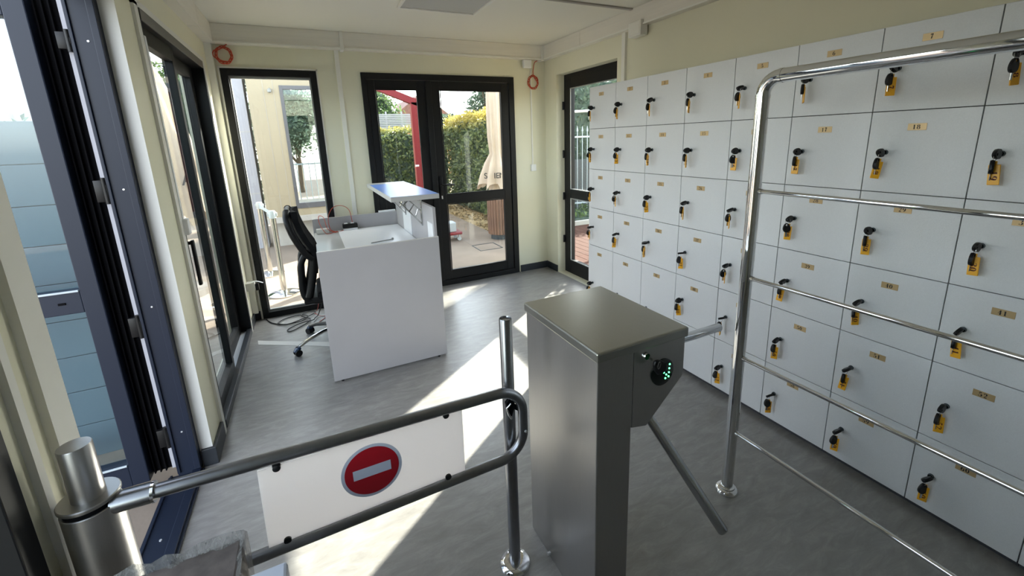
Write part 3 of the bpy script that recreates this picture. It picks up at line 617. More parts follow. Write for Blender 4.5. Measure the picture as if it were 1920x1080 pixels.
for y in (RY, -0.86):
    bm = BM(); lathe(bm, [(0.050, 0), (0.050, 0.004), (0.047, 0.014), (0.040, 0.019), (0.034, 0.021), (0.033, 0.027), (0.026, 0.030)], (RX, y, 0), 40); obj('base_flange', bm, 'chrome', t)

# ================================================================= RECEPTION DESK
DX0, DX1, DY0, DY1 = -0.005, 0.825, 3.008, 4.50
t = thing('reception_desk', 'pale grey reception desk with a raised counter shelf, in front of the double door', 'desk', (0.41, 3.75, 0))
bm = BM(); box(bm, DX0, DX1, DY0, DY0+0.022, 0.012, 0.960, 0.0015); obj('side_panel', bm, 'desk', t)
bm = BM(); box(bm, DX0+0.001, DX1-0.001, DY0+0.001, DY0+0.021, 0.9595, 0.9615); obj('edge_band', bm, 'edge', t)
bm = BM(); box(bm, DX0, 0.800, DY1-0.022, DY1, 0.012, 0.955, 0.0015); obj('side_panel', bm, 'desk', t)
bm = BM(); box(bm, 0.800, 0.822, DY0+0.022, DY1, 0.012, 1.178, 0.0015); fp = obj('front_panel', bm, 'desk', t)
bm = BM(); box(bm, DX0+0.004, 0.799, DY0+0.0225, DY1-0.0225, 0.796, 0.822, 0.001); obj('worktop', bm, 'worktop', t)
bm = BM(); box(bm, 0.53, 0.893, 3.15, 4.44, 1.226, 1.262, 0.002); shf = obj('counter_shelf', bm, 'shelf', t)
bm = BM(); box(bm, 0.535, 0.889, 3.155, 4.25, 1.262, 1.2632); obj('painted_sky_reflection', bm, 'skyblue', shf)  # thin blue sheet carries the painted sky reflection
bm = BM(); frame_rect(bm, 'x', 0, 0.001, 0, 1, 0, 1, .01, .01, .01, .01, 0) if False else None; bm.free()
for y in (3.36, 3.97):
    bm = BM()
    box(bm, 0.790, 0.800, y-0.012, y+0.012, 0.990, 1.135, 0.001); box(bm, 0.600, 0.865, y-0.012, y+0.012, 1.216, 1.226, 0.001)
    box(bm, 0.795, 0.803, y-0.010, y+0.010, 1.12, 1.22, 0.001)
    for p0, p1 in (((0.795, 1.000), (0.612, 1.216)), ((0.795, 1.105), (0.690, 1.216)), ((0.745, 1.06), (0.770, 1.125)), ((0.700, 1.113), (0.740, 1.165)), ((0.655, 1.165), (0.700, 1.206))):
        tube(bm, [(p0[0], y, p0[1]), (p1[0], y, p1[1])], 0.0055, 6)
    obj('shelf_bracket', bm, 'chromed', t)
for y0, y1, z1 in ((3.05, 3.20, 1.05), (3.79, 4.13, 1.03)):
    bm = BM(); box(bm, 0.7965, 0.7995, y0, y1, 0.823, z1, 0.0005); obj('painted_light_patch', bm, 'white', t)  # white plates imitate patches of light on the inner panel face
bm = BM(); box(bm, 0.62, 0.79, 4.480, 4.498, 0.9555, 0.975, 0.001); obj('spacer_strip', bm, 'white', t)
for y in (DY0+0.011, DY1-0.011):
    for x in (0.05, 0.76):
        bm = BM(); lathe(bm, [(0.009, 0), (0.009, 0.012)], (x, y, 0), 12); obj('foot', bm, 'black', t)
b = BM(); box(b, 0.212, 0.792, 3.30, 4.415, 0.8225, 0.8285, 0.0025); tag(obj('desk_board', b, 'board'), 'white board lying flat on the worktop of the reception desk', 'board')
b = BM(); tube(b, [(0.42, 3.655, 0.8335), (0.60, 3.705, 0.8335)], 0.004, 8); lathe(b, [(0.009, 0.0), (0.010, 0.004), (0.008, 0.016)], (0.607, 3.707, 0.8290), 12)
tag(obj('metal_rod', b, 'grey'), 'thin dark rod with a knob end lying on the white board', 'rod')
b = BM(); box(b, 0.020, 0.130, 4.375, 4.435, 0.823, 0.868, 0.004); box(b, 0.06, 0.085, 4.395, 4.41, 0.868, 0.874, 0.002); tag(obj('cable_box', b, 'offwhite'), 'small grey plastic box in the far left corner of the desk', 'box')
ps = thing('power_strip', 'black double socket on a white base standing on the desk', 'socket', (0.33, 4.40, 0.823))
b = BM(); box(b, 0.262, 0.392, 4.375, 4.452, 0.8235, 0.847, 0.003); obj('base', b, 'white', ps)
b = BM(); box(b, 0.258, 0.396, 4.380, 4.448, 0.847, 0.889, 0.006); obj('socket_block', b, 'black', ps)
for x in (0.292, 0.352):
    b = BM(); box(b, x-0.018, x+0.014, 4.395, 4.430, 0.889, 0.897, 0.003); obj('plug', b, 'white', ps)
def spline(P, n=10):
    P = [Vector(p) for p in P]; o = []
    Q = [P[0]*2-P[1]]+P+[P[-1]*2-P[-2]]
    for i in range(1, len(Q)-2):
        for k in range(n):
            u = k/n; a, b_, c_, d = Q[i-1], Q[i], Q[i+1], Q[i+2]
            o.append(0.5*((2*b_)+(c_-a)*u+(2*a-5*b_+4*c_-d)*u*u+(3*b_-a-3*c_+d)*u**3))
    o.append(P[-1]); return o
def cable(name, P, r, m, label, cat='cable', group=None):
    b = BM(); tube(b, spline(P), r, 8); return tag(obj(name, b, m), label, cat, group)
cable('patch_cable', [(0.262, 4.40, 0.832), (0.20, 4.36, 0.829), (0.145, 4.38, 0.86), (0.140, 4.41, 0.97), (0.19, 4.43, 1.055), (0.27, 4.43, 1.07), (0.335, 4.42, 1.02), (0.352, 4.41, 0.90)], 0.0028, 'orange', 'orange cable arching from the desktop up into the black double socket')
cable('patch_cable', [(0.205, 4.40, 0.829), (0.16, 4.345, 0.829), (0.10, 4.34, 0.83), (0.055, 4.43, 0.92), (0.06, 4.45, 0.985), (0.10, 4.44, 0.965), (0.12, 4.345, 0.87), (0.19, 4.32, 0.829)], 0.0028, 'orange', 'orange cable looping over the grey box on the desk')
# floor cables
fc = []
rr = random.Random(3)
P = [(-0.53, 4.56, 0.006), (-0.47, 4.43, 0.006), (-0.36, 4.33, 0.006), (-0.22, 4.33, 0.010), (-0.16, 4.42, 0.014), (-0.24, 4.50, 0.010), (-0.36, 4.48, 0.008), (-0.42, 4.38, 0.012), (-0.33, 4.30, 0.016), (-0.18, 4.38, 0.018), (-0.09, 4.50, 0.012), (-0.15, 4.56, 0.010), (-0.22, 4.46, 0.016), (-0.14, 4.33, 0.012), (-0.20, 4.22, 0.008), (-0.31, 4.13, 0.006), (-0.33, 4.19, 0.007), (-0.22, 4.27, 0.012), (-0.12, 4.28, 0.016), (-0.10, 4.32, 0.018), (-0.06, 4.40, 0.03), (0.0, 4.40, 0.2), (0.05, 4.42, 0.5)]
cable('floor_cable', P, 0.0048, 'blackc', 'tangled black cable lying on the floor below the far left window')
cable('floor_cable', [(-0.10, 4.45, 0.020), (-0.05, 4.38, 0.006), (0.0, 4.34, 0.005), (-0.07, 4.22, 0.005), (-0.12, 4.18, 0.005), (-0.02, 4.15, 0.005), (0.10, 4.20, 0.005)], 0.003, 'redc', 'thin pink red cable zigzagging on the floor beside the chair')
cable('floor_cable', [(0.02, 4.35, 0.62), (-0.02, 4.40, 0.35), (-0.055, 4.45, 0.10), (-0.08, 4.48, 0.024)], 0.003, 'redc', 'reddish brown cable dropping from the desk to the floor')

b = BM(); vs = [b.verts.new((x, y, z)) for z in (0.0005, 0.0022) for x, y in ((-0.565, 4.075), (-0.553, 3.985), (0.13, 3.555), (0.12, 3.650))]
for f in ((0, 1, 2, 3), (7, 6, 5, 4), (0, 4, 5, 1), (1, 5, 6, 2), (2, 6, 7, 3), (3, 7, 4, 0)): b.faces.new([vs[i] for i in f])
tag(obj('floor_light_streak', b, pmat('painted_sun_streak', (0.58, 0.56, 0.52), 0.5)), 'pale straight streak of painted reflected sunlight on the floor under the office chair', 'painted_light')  # reflected sunlight painted as a thin pale slab on the floor
# ================================================================= OFFICE CHAIR
CX, CY = 0.09, 3.735
t = thing('office_chair', 'black mesh office chair on a five-star base tucked behind the desk', 'chair', (CX, CY, 0))
def ob2(name, b, m, p=None): return obj(name, b, m, p or t)
b = BM(); lathe(b, [(0.035, 0.10), (0.04, 0.12), (0.035, 0.155), (0.026, 0.165), (0.026, 0.30), (0.018, 0.305), (0.018, 0.44)], (CX, CY, 0), 24); ob2('gas_column', b, 'black')
for k in range(5):
    a = math.radians(203+72*k); d = Vector((math.cos(a), math.sin(a), 0)); ctr = Vector((CX, CY, 0))
    b = BM(); tube(b, [ctr+d*0.02+Vector((0, 0, .135)), ctr+d*0.14+Vector((0, 0, .130)), ctr+d*0.26+Vector((0, 0, .105)), ctr+d*0.345+Vector((0, 0, .072))], [0.026, 0.023, 0.019, 0.016], 12, flat=(0.7, 1.1))
    s = ob2('base_arm', b, 'chromed' if k == 0 else 'black')
    b = BM(); q = ctr+d*0.36; n_ = Vector((-d.y, d.x, 0)); 
    for sg_ in (-1, 1): tube(b, [q+n_*0.010*sg_+Vector((0, 0, .027)), q+n_*0.027*sg_+Vector((0, 0, .027))], 0.027, 20)
    tube(b, [q+Vector((0, 0, .027)), q+Vector((0, 0, .078))], 0.009, 10); tube(b, [q-n_*0.028+Vector((0, 0, .027)), q+n_*0.028+Vector((0, 0, .027))], 0.006, 8)
    cs = obj('caster', b, 'black', s)
    b = BM(); tube(b, [q+n_*0.008*0+d*(-0.02)+Vector((0, 0, .060)), q+Vector((0, 0, .062)), q+d*0.026+Vector((0, 0, .040))], [0.022, 0.024, 0.014], 12, flat=(0.6, 1.2)); obj('caster_hood', b, 'blue', s)
b = BM(); box(b, CX-0.13, CX+0.36, CY-0.235, CY+0.235, 0.455, 0.525, 0.03); ob2('seat', b, 'blackfab')
b = BM(); box(b, CX-0.10, CX+0.20, CY-0.10, CY+0.10, 0.42, 0.458, 0.01); ob2('mechanism', b, 'black')
# backrest: upper blade, curved sideways wings and lower bracket with side openings
prof = [(-0.155, 1.168), (-0.150, 1.10), (-0.128, 1.02), (-0.096, 0.94), (-0.060, 0.87), (-0.040, 0.80)]
def sheet(b, prof, hw, th):
    rows_ = []
    for i, (x, z) in enumerate(prof):
        w_ = hw[i]; row = []
        for k in range(13):
            u = -1+2*k/12; row.append((x-0.035*(1-u*u)+0.035, CY+u*w_, z))
        rows_.append(row)
    A = [[b.verts.new((x-th/2, y, z)) for x, y, z in r] for r in rows_]; B = [[b.verts.new((x+th/2, y, z)) for x, y, z in r] for r in rows_]
    for i in range(len(A)-1):
        for k in range(12):
            f = b.faces.new((A[i][k], A[i][k+1], A[i+1][k+1], A[i+1][k])); f.smooth = True
            f = b.faces.new((B[i][k+1], B[i][k], B[i+1][k], B[i+1][k+1])); f.smooth = True
    for i in range(len(A)-1):
        b.faces.new((A[i][0], A[i+1][0], B[i+1][0], B[i][0])); b.faces.new((A[i+1][12], A[i][12], B[i][12], B[i+1][12]))
    for k in range(12): b.faces.new((A[0][k+1], A[0][k], B[0][k], B[0][k+1])); b.faces.new((A[-1][k], A[-1][k+1], B[-1][k+1], B[-1][k]))
    return b
b = BM(); sheet(b, prof, [0.17, 0.21, 0.225, 0.23, 0.23, 0.225], 0.040); ob2('backrest', b, 'blackfab')
b = BM()
for s in (-1, 1):
    y = CY+s*0.20
    tube(b, spline([(-0.170, CY+s*0.12, 1.165), (-0.172, y, 1.11), (-0.150, y+s*.02, 1.01), (-0.115, y+s*.025, 0.92), (-0.078, y+s*.02, 0.845), (-0.035, y+s*.01, 0.80)], 6), 0.027, 10)
tube(b, [(-0.170, CY-0.12, 1.165), (-0.172, CY, 1.172), (-0.170, CY+0.12, 1.165)], 0.019, 10)
ob2('back_frame', b, 'black')
for s in (-1, 1):
    b = BM()
    y = CY+s*0.19
    outer = [(-0.060, 0.855), (-0.105, 0.800), (-0.128, 0.740), (-0.134, 0.650), (-0.138, 0.560), (-0.122, 0.480), (-0.070, 0.445), (0.0, 0.440)]
    tube(b, spline([(x, y-s*0.02, z) for x, z in outer], 6), [0.024]*43, 10)
    inner = [(-0.030, 0.815), (-0.040, 0.740), (-0.058, 0.640), (-0.085, 0.540), (-0.10, 0.49)]
    tube(b, spline([(x, y, z) for x, z in inner], 6), [0.030]*25, 10)
    ob2('lumbar_bracket', b, 'black')
b = BM(); sheet(b, [(-0.045, 0.80), (-0.048, 0.73), (-0.056, 0.67)], [0.18, 0.185, 0.18], 0.018); ob2('lumbar_pad', b, 'blackfab')
b = BM(); box(b, -0.14, 0.03, CY-0.19, CY+0.19, 0.425, 0.475, 0.015); ob2('back_yoke', b, 'black')

# ================================================================= CEILING, CORNER AND WALL FITTINGS
t = thing('ceiling_light', 'square flush ceiling light, switched off, above the desk', 'light', (1.115, 3.34, ZC))
b = BM(); y0, y1, x0, x1 = 3.09, 3.60, 0.795, 1.435
box(b, x0, x0+0.02, y0, y1, ZC-0.018, ZC, 0.002); box(b, x1-0.02, x1, y0, y1, ZC-0.018, ZC, 0.002); box(b, x0+.019, x1-.019, y0, y0+0.02, ZC-0.018, ZC, 0.002); box(b, x0+.019, x1-.019, y1-0.02, y1, ZC-0.018, ZC, 0.002)
obj('frame', b, 'trim', t)
b = BM(); box(b, x0+.02, x1-.02, y0+.02, y1-.02, ZC-0.008, ZC-0.001); obj('diffuser', b, 'diffuser', t)
b = BM(); box(b, XL+0.08, 2.63, 3.030, 3.062, ZC-0.012, ZC, 0.002); obj('trim_20', b, pmat('ceiling_joint_profile', (0.36, 0.34, 0.31), 0.4), kind='structure')
b = BM(); box(b, 2.60, XR-0.018, 2.90, 3.05, 2.445, 2.560, 0.006); box(b, 2.597, 2.603, 2.912, 3.038, 2.457, 2.548, 0.002); tag(obj('junction_box', b, 'trim'), 'white square junction box under the beam above the lockers', 'box')
b = BM(); box(b, 2.390, 2.492, 4.560, 4.604, 2.435, 2.524, 0.006); box(b, 2.396, 2.486, 4.556, 4.562, 2.441, 2.518, 0.002); tag(obj('junction_box', b, 'white'), 'white junction box in the corner above the double door', 'box')
t = thing('wall_socket', 'white wall socket at the end of a thin vertical conduit beside the double door', 'socket', (2.51, YF, 1.30))
b = BM(); box(b, 2.497, 2.512, 4.608, YF, 1.33, 2.435, 0.002); obj('conduit', b, 'trim', t)
b = BM(); box(b, 2.478, 2.545, 4.598, YF, 1.255, 1.335, 0.004); obj('socket_box', b, 'white', t)
t = thing('door_contact', 'white wall bracket holding a black plug low in the far left corner', 'bracket', (-0.60, 4.50, 0.36))
b = BM(); box(b, XL, -0.565, 4.46, 4.54, 0.345, 0.420, 0.004); obj('bracket', b, 'offwhite', t)
b = BM(); box(b, -0.562, -0.535, 4.48, 4.525, 0.335, 0.400, 0.004); obj('plug', b, 'black', t)
b = BM(); tube(b, spline([(-0.585, 4.47, 0.424), (-0.545, 4.47, 0.430), (-0.495, 4.475, 0.405)], 6), 0.008, 8, flat=(0.5, 1.6)); obj('lever', b, 'white', t)
def coil(cx, cz, R, tail, label):
    P = []
    for k in range(0, 76):
        a = 2*PI*k/24; e_ = 0.010*math.sin(k*0.61)
        P.append((cx+(R+e_)*math.cos(a)*0.88, YF-0.012-0.010*(k/76)-0.004*math.sin(k*.9), cz+(R+e_)*math.sin(a)))
    P = tail+P
    b = BM(); tube(b, spline(P, 2), 0.0042, 8); return tag(obj('orange_cable_coil', b, 'orange'), label, 'cable', 'coiled orange cables hanging from the cornice')
coil(-0.506, 2.437, 0.065, [(-0.47, YF-0.03, 2.523), (-0.49, YF-0.03, 2.51), (-0.53, YF-0.03, 2.48), (-0.572, YF-0.028, 2.47), (-0.585, YF-0.026, 2.43), (-0.55, YF-0.024, 2.40), (-0.48, YF-0.02, 2.385)], 'coil of orange cable hanging above the far left window')
coil(2.528, 2.285, 0.070, [(2.585, YF-0.02, 2.523), (2.55, YF-0.02, 2.50), (2.535, YF-0.02, 2.44), (2.53, YF-0.02, 2.36)], 'coil of orange cable hanging in the right corner beside the double door')
# foreground packages
t = thing('wrapped_package', 'brown package wrapped in clear stretch film at the bottom left', 'package', (-0.40, 0.82, 0))
b = BM(); box(b, -0.593, -0.248, 0.52, 1.042, 0.0, 0.742, 0.006); obj('carton', b, 'redbox', t)
b = BM()
N = 60; ringsz = [0.02, 0.25, 0.5, 0.62, 0.70, 0.745, 0.758]
def rectp(u, x0, x1, y0, y1):
    P_ = 2*((x1-x0)+(y1-y0)); s = u*P_
    if s < x1-x0: return (x0+s, y1)
    s -= x1-x0
    if s < y1-y0: return (x1, y1-s)
    s -= y1-y0
    if s < x1-x0: return (x1-s, y0)
    s -= x1-x0
    return (x0, y0+s)
rg = []
for z in ringsz:
    row = []
    for k in range(N):
        x, y = rectp(k/N, -0.600, -0.240, 0.51, 1.050); j = rr.uniform(-0.005, 0.005)
        row.append(b.verts.new((x+j, y+rr.uniform(-0.005, 0.005), z+(rr.uniform(-0.008, 0.008) if z > 0.6 else 0))))
    rg.append(row)
for A, B in zip(rg, rg[1:]):
    for k in range(N): b.faces.new((A[k], A[(k+1) % N], B[(k+1) % N], B[k]))
inn = [b.verts.new((-0.42+(v.co.x+0.42)*0.86, 0.78+(v.co.y-0.78)*0.88, 0.72+rr.uniform(-0.012, 0.012))) for v in rg[-1]]
for k in range(N): b.faces.new((rg[-1][k], rg[-1][(k+1) % N], inn[(k+1) % N], inn[k]))
b.faces.new(inn)
obj('stretch_film', b, 'film', t)
t = thing('carton', 'pale blue white carton corner in front of the wrapped package', 'carton', (-0.18, 0.6, 0))
b = BM(); box(b, -0.226, -0.135, 0.35, 0.812, 0.0, 0.835, 0.008); obj('body', b, 'lid', t)
b = BM(); box(b, -0.230, -0.131, 0.345, 0.818, 0.800, 0.850, 0.006); obj('lid', b, 'lid', t)

# ================================================================= OUTDOORS
b = BM(); box(b, -14, 2.94, 4.745, 26, -0.23, -0.03); box(b, -14, -0.80, -6, 4.744, -0.23, -0.03); b2_ = b
obj('terrace', b, 'stone', kind='structure')
b = BM(); box(b, 2.95, 26, -6, 26, -0.30, -0.06); obj('garden_ground', b, 'gravel', kind='structure')
# side deck of red-brown boards seen through the side door
t = struct('side_deck', (4.0, 5.0, -0.06))
b = BM(); box(b, -0.066, 0.066, 0, 3.4, 0, 0.030, 0.003)
pl = mesh('plank', b, 'deck')
for k in range(18): child('plank', pl, t, (-0.98+k*0.137, -1.7, 0.001))
t = thing('low_kerb', 'low pale stone kerb at the end of the red-brown deck', 'kerb', (4.6, 6.75, -0.06))
b = BM(); box(b, 3.1, 6.2, 6.72, 6.80, -0.06, 0.05, 0.01); obj('kerb_stone', b, 'cabinb', t)

def leaves(b_pts, size, rnd, name, m, parent):
    """b_pts: (n,3) centres, (n,3) outward normals -> one mesh of folded leaves"""
    P_, Nn = b_pts; n_ = len(P_)
    d = rnd.normal(size=(n_, 3)); d = d-0.0*(d*Nn).sum(1, keepdims=True)*Nn; d /= np.linalg.norm(d, axis=1, keepdims=True)
    nn = Nn+0.7*rnd.normal(size=(n_, 3)); nn /= np.linalg.norm(nn, axis=1, keepdims=True)
    s = np.cross(d, nn); s /= np.linalg.norm(s, axis=1, keepdims=True)+1e-9
    L = size*(0.7+0.6*rnd.random((n_, 1))); W = L*0.24
    up_ = np.cross(s, d)*L*0.10
    a = P_-d*L*0.5; c = P_+d*L*0.5; l = P_+s*W+up_; r = P_-s*W+up_
    V = np.stack([a, l, c, r], 1).reshape(-1, 3)
    F = [(4*i, 4*i+1, 4*i+2, 4*i+3) for i in range(n_)]
    me = bpy.data.meshes.new(name); me.from_pydata(V.tolist(), [], F); me.materials.append(M[m]); me.update()
    return add(name, me, parent, 'stuff')
def face_pts(n_, p0, du, dv, nrm, jit, rnd):
    u, v = rnd.random((n_, 1)), rnd.random((n_, 1)); P_ = np.array(p0)+u*np.array(du)+v*np.array(dv)+np.array(nrm)*rnd.uniform(-jit, jit*0.4, (n_, 1))
    P_ = P_+np.array(nrm)*0.06*np.sin(P_[:, :1]*5+P_[:, 1:2]*4+P_[:, 2:3]*6)
    return P_, np.repeat([nrm], n_, 0).astype(float)
def cat(*a): return np.concatenate([x[0] for x in a]), np.concatenate([x[1] for x in a])
# hedge along the right of the terrace
t = thing('hedge', 'tall leafy hedge with yellow orange tips behind the closed parasol', 'hedge', (3.9, 9.0, -0.06))
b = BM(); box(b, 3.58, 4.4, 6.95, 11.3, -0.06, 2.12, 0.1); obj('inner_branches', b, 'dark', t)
rg_ = np.random.default_rng(1)
pts = cat(face_pts(5200, (3.48, 6.8, 0.05), (0, 4.5, 0), (0, 0, 2.18), (-1, 0, 0), 0.14, rg_), face_pts(1500, (3.48, 6.8, 2.20), (0.8, 0, 0), (0, 4.5, 0), (0, 0, 1), 0.16, rg_), face_pts(800, (3.5, 6.85, 0.1), (0.8, 0, 0), (0, 0, 2.1), (0, -1, 0), 0.14, rg_))
leaves(pts, 0.105, rg_, 'leaves', 'hedge', t)
t = thing('hedge', 'lower leafy hedge across the back of the terrace behind the red post', 'hedge', (2.2, 11.3, -0.06))
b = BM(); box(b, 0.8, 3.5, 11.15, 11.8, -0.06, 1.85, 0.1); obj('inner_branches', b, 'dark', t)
rg_ = np.random.default_rng(2)
pts = cat(face_pts(3600, (0.7, 11.05, 0.0), (2.9, 0, 0), (0, 0, 1.98), (0, -1, 0), 0.14, rg_), face_pts(900, (0.7, 11.05, 1.97), (2.9, 0, 0), (0, 0.7, 0), (0, 0, 1), 0.14, rg_))
leaves(pts, 0.105, rg_, 'leaves', 'hedge', t)
# leaf litter strip at the hedge foot
rg_ = np.random.default_rng(3)
pts = face_pts(1500, (2.98, 6.9, -0.045), (0.6, 0, 0), (0, 4.2, 0), (0, 0, 1), 0.02, rg_)
lo = leaves(pts, 0.09, rg_, 'leaf_litter', 'gravel', None); tag(lo, 'dry yellow leaf litter strip at the foot of the hedge', 'leaves')
rg_ = np.random.default_rng(4)
t = thing('ivy_bed', 'low green ground cover bed between the deck and the iron fence', 'plants', (4.9, 7.3, -0.06))
b = BM(); box(b, 4.6, 7.2, 6.85, 7.7, -0.06, 0.08, 0.03); obj('soil', b, 'dark', t)
leaves(face_pts(1300, (4.6, 6.85, 0.10), (2.6, 0, 0), (0, 0.9, 0), (0, 0, 1), 0.08, rg_), 0.09, rg_, 'leaves', 'pine', t)
def tree(name, label, base, h, crown, R, m, nleaf, lsize, seed, solid=None, group=None):
    """trunk with forking branches and leaf blobs; crown = list of (dx,dy,dz,r)"""
    t = thing(name, label, 'tree', base, group); rd = np.random.default_rng(seed); bx_ = Vector(base)
    b = BM(); tube(b, [bx_, bx_+Vector((0.05, 0.02, h*0.35)), bx_+Vector((-0.02, 0.04, h*0.7))], [R, R*0.8, R*0.45], 10)
    for (dx, dy, dz, r) in crown: tube(b, [bx_+Vector((0, 0, h*0.35)), bx_+Vector((dx*.5, dy*.5, (h*.35+dz)/2)), bx_+Vector((dx, dy, dz))], [R*0.5, R*0.35, R*0.12], 6)
    obj('trunk', b, 'bark', t)
    tot = sum(c[3]**2 for c in crown); PP, NN = [], []
    for (dx, dy, dz, r) in crown:
        n_ = int(nleaf*r*r/tot); v = rd.normal(size=(n_, 3)); v /= np.linalg.norm(v, axis=1, keepdims=True)
        PP.append(np.array([base[0]+dx, base[1]+dy, base[2]+dz])+v*r*(0.55+0.5*rd.random((n_, 1)))); NN.append(v)
    leaves((np.concatenate(PP), np.concatenate(NN)), lsize, rd, 'leaves', m, t)
    if solid:
        b = BM()
        for (dx, dy, dz, r) in crown:
            lathe(b, [(r*solid*math.sin(PI*(i+.5)/10), -r*solid*math.cos(PI*(i+.5)/10)) for i in range(10)], (base[0]+dx, base[1]+dy, base[2]+dz), 14)
        obj('inner_branches', b, 'dark', t)
    return t
rc = random.Random(5)
def blob(n_, sx, sy, z0, z1, r0, r1, s): 
    q = random.Random(s); return [(q.uniform(-sx, sx), q.uniform(-sy, sy), q.uniform(z0, z1), q.uniform(r0, r1)) for _ in range(n_)]
tree('pine_tree', 'green rounded tree rising behind the back hedge and louvre screen', (2.2, 15.0, -0.06), 3.2, [(0, 0, 2.3, .8), (.4, .3, 2.6, .7), (-.6, 0, 2.5, .75), (.1, 0, 3.1, .6), (-.3, .2, 3.0, .6), (.65, 0, 2.2, .5)], 0.12, 'pine', 6000, 0.13, 11, 0.7)
tree('olive_tree', 'grey green open-crowned tree above the right part of the hedge', (6.2, 14.5, -0.06), 4.2, blob(13, 1.0, .6, 2.2, 4.0, .3, .5, 3), 0.10, 'olive', 4200, 0.13, 12)
tree('olive_tree', 'dark green bushy tree above the hedge beside the ochre house', (4.25, 14.2, -0.06), 2.8, blob(7, .35, .4, 1.9, 2.4, .3, .4, 4), 0.10, 'olive', 3500, 0.13, 13, 0.6)
for k, (x, y, s) in enumerate(((8.1, 12.4, 21), (11.5, 14.0, 22), (6.2, 11.4, 23))):
    tree('garden_tree', ['dark tree behind the iron fence, seen through the side door', 'dark tree farther right behind the iron fence', 'dark tree nearest the hedge behind the iron fence'][k], (x, y, -0.06), 4.2, blob(9, 1.0, .8, .9, 3.9, .6, .9, s), 0.14, 'dark', 5000, 0.14, s, 0.75)
tree('shade_pine', 'tall flat-crowned pine added out of view to shade the double door', (9.4, 10.4, -0.06), 7.2, [(dx, dy, dz, .62) for dx, dy, dz in ((-.35, .35, 6.8), (.0, .0, 6.8), (.3, -.3, 6.8), (-.6, .7, 7.1), (.1, .3, 7.4), (-.2, -.1, 7.6), (-.1, .5, 8.0), (.2, .1, 8.4))], 0.16, 'dark', 6000, 0.16, 31, 0.92)  # unseen crown added to keep direct sun off the double door
tree('garden_tree', 'green tree behind the closed parasol, seen through the sliding window', (-2.6, 12.6, -0.03), 3.6, [(0, 0, 2.3, 1.0), (.6, 0, 2.9, .8), (-.5, .3, 3.0, .8), (.3, .2, 1.6, .9), (.9, 0, 2.0, .6)], 0.14, 'pine', 6000, 0.14, 41, 0.7)
tree('garden_tree', 'dark narrow tree at the left end of the raised cabin', (-1.12, 11.0, -0.03), 3.6, [(0, 0, 1.2, .32), (.0, 0, 1.8, .33), (0, 0, 2.4, .32), (0, 0, 3.0, .30), (0, 0, .7, .3)], 0.07, 'dark', 2600, 0.12, 42, 0.6)
tree('garden_tree', 'blue green shrub seen through the window of the raised cabin', (-0.2, 17.6, -0.03), 3.0, [(0, 0, 2.3, 1.0), (-.6, 0, 2.0, .8), (.5, 0, 2.9, .8), (0, 0, 3.3, .7)], 0.10, 'olive', 4000, 0.14, 43, 0.6)
t = thing('shrub', 'square evergreen shrub added out of view to block low sun at the side door', 'shrub', (4.85, 5.0, -0.06))  # unseen block added to stop low sun rays entering the side door
b = BM(); box(b, 4.62, 5.1, 4.05, 5.45, -0.03, 1.62, 0.08); obj('inner_branches', b, 'dark', t)
rg_ = np.random.default_rng(15); leaves(cat(face_pts(900, (4.55, 3.95, 0.0), (0, 1.6, 0), (0, 0, 1.72), (-1, 0, 0), 0.08, rg_), face_pts(400, (4.55, 3.95, 1.68), (.6, 0, 0), (0, 1.6, 0), (0, 0, 1), 0.08, rg_), face_pts(300, (4.55, 5.55, 0.0), (.6, 0, 0), (0, 0, 1.7), (0, 1, 0), 0.06, rg_)), 0.09, rg_, 'leaves', 'pine', t)
# iron fence with spear tops behind the side deck
t = thing('iron_fence', 'pale iron fence with spear tops beyond the side door', 'fence', (5.4, 7.85, -0.06))
b = BM()
for z in (0.18, 1.62): box(b, 4.65, 7.4, 7.835, 7.865, z, z+0.035, 0.002)
obj('rail', b, 'ironpale', t)
b = BM(); tube(b, [(0, 0, 0), (0, 0, 1.80)], 0.009, 8); tube(b, [(0, 0, 1.80), (0, 0, 1.83), (0, 0, 1.93)], [0.010, 0.022, 0.001], 8); bar = mesh('bar', b, 'ironpale')
for k in range(21): child('bar', bar, t, (4.72-5.4+k*0.13, 0, 0))
b = BM(); box(b, 4.65, 7.4, 7.95, 8.0, -0.06, 1.15); obj('mesh_backing', b, 'iron', t)
t = thing('tall_hedge', 'tall dark hedge wall behind the pale iron fence', 'hedge', (7.2, 9.3, -0.06))
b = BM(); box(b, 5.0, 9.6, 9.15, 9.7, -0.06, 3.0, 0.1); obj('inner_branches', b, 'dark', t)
rg_ = np.random.default_rng(14); leaves(cat(face_pts(2600, (4.95, 9.08, 0.0), (4.7, 0, 0), (0, 0, 3.1), (0, -1, 0), 0.14, rg_), face_pts(500, (4.95, 9.1, 3.05), (4.7, 0, 0), (0, .6, 0), (0, 0, 1), 0.15, rg_)), 0.12, rg_, 'leaves', 'olive', t)
# white pergola rail above fence
t = thing('garden_gate_beam', 'white horizontal bar above the iron fence', 'beam', (5.5, 8.6, -0.06))
b = BM(); tube(b, [(4.7, 8.6, 2.17), (7.5, 8.6, 2.28)], 0.03, 10); obj('bar', b, 'white', t)
b = BM(); tube(b, [(7.4, 8.6, -0.06), (7.4, 8.6, 2.27)], 0.03, 10); obj('post', b, 'white', t)
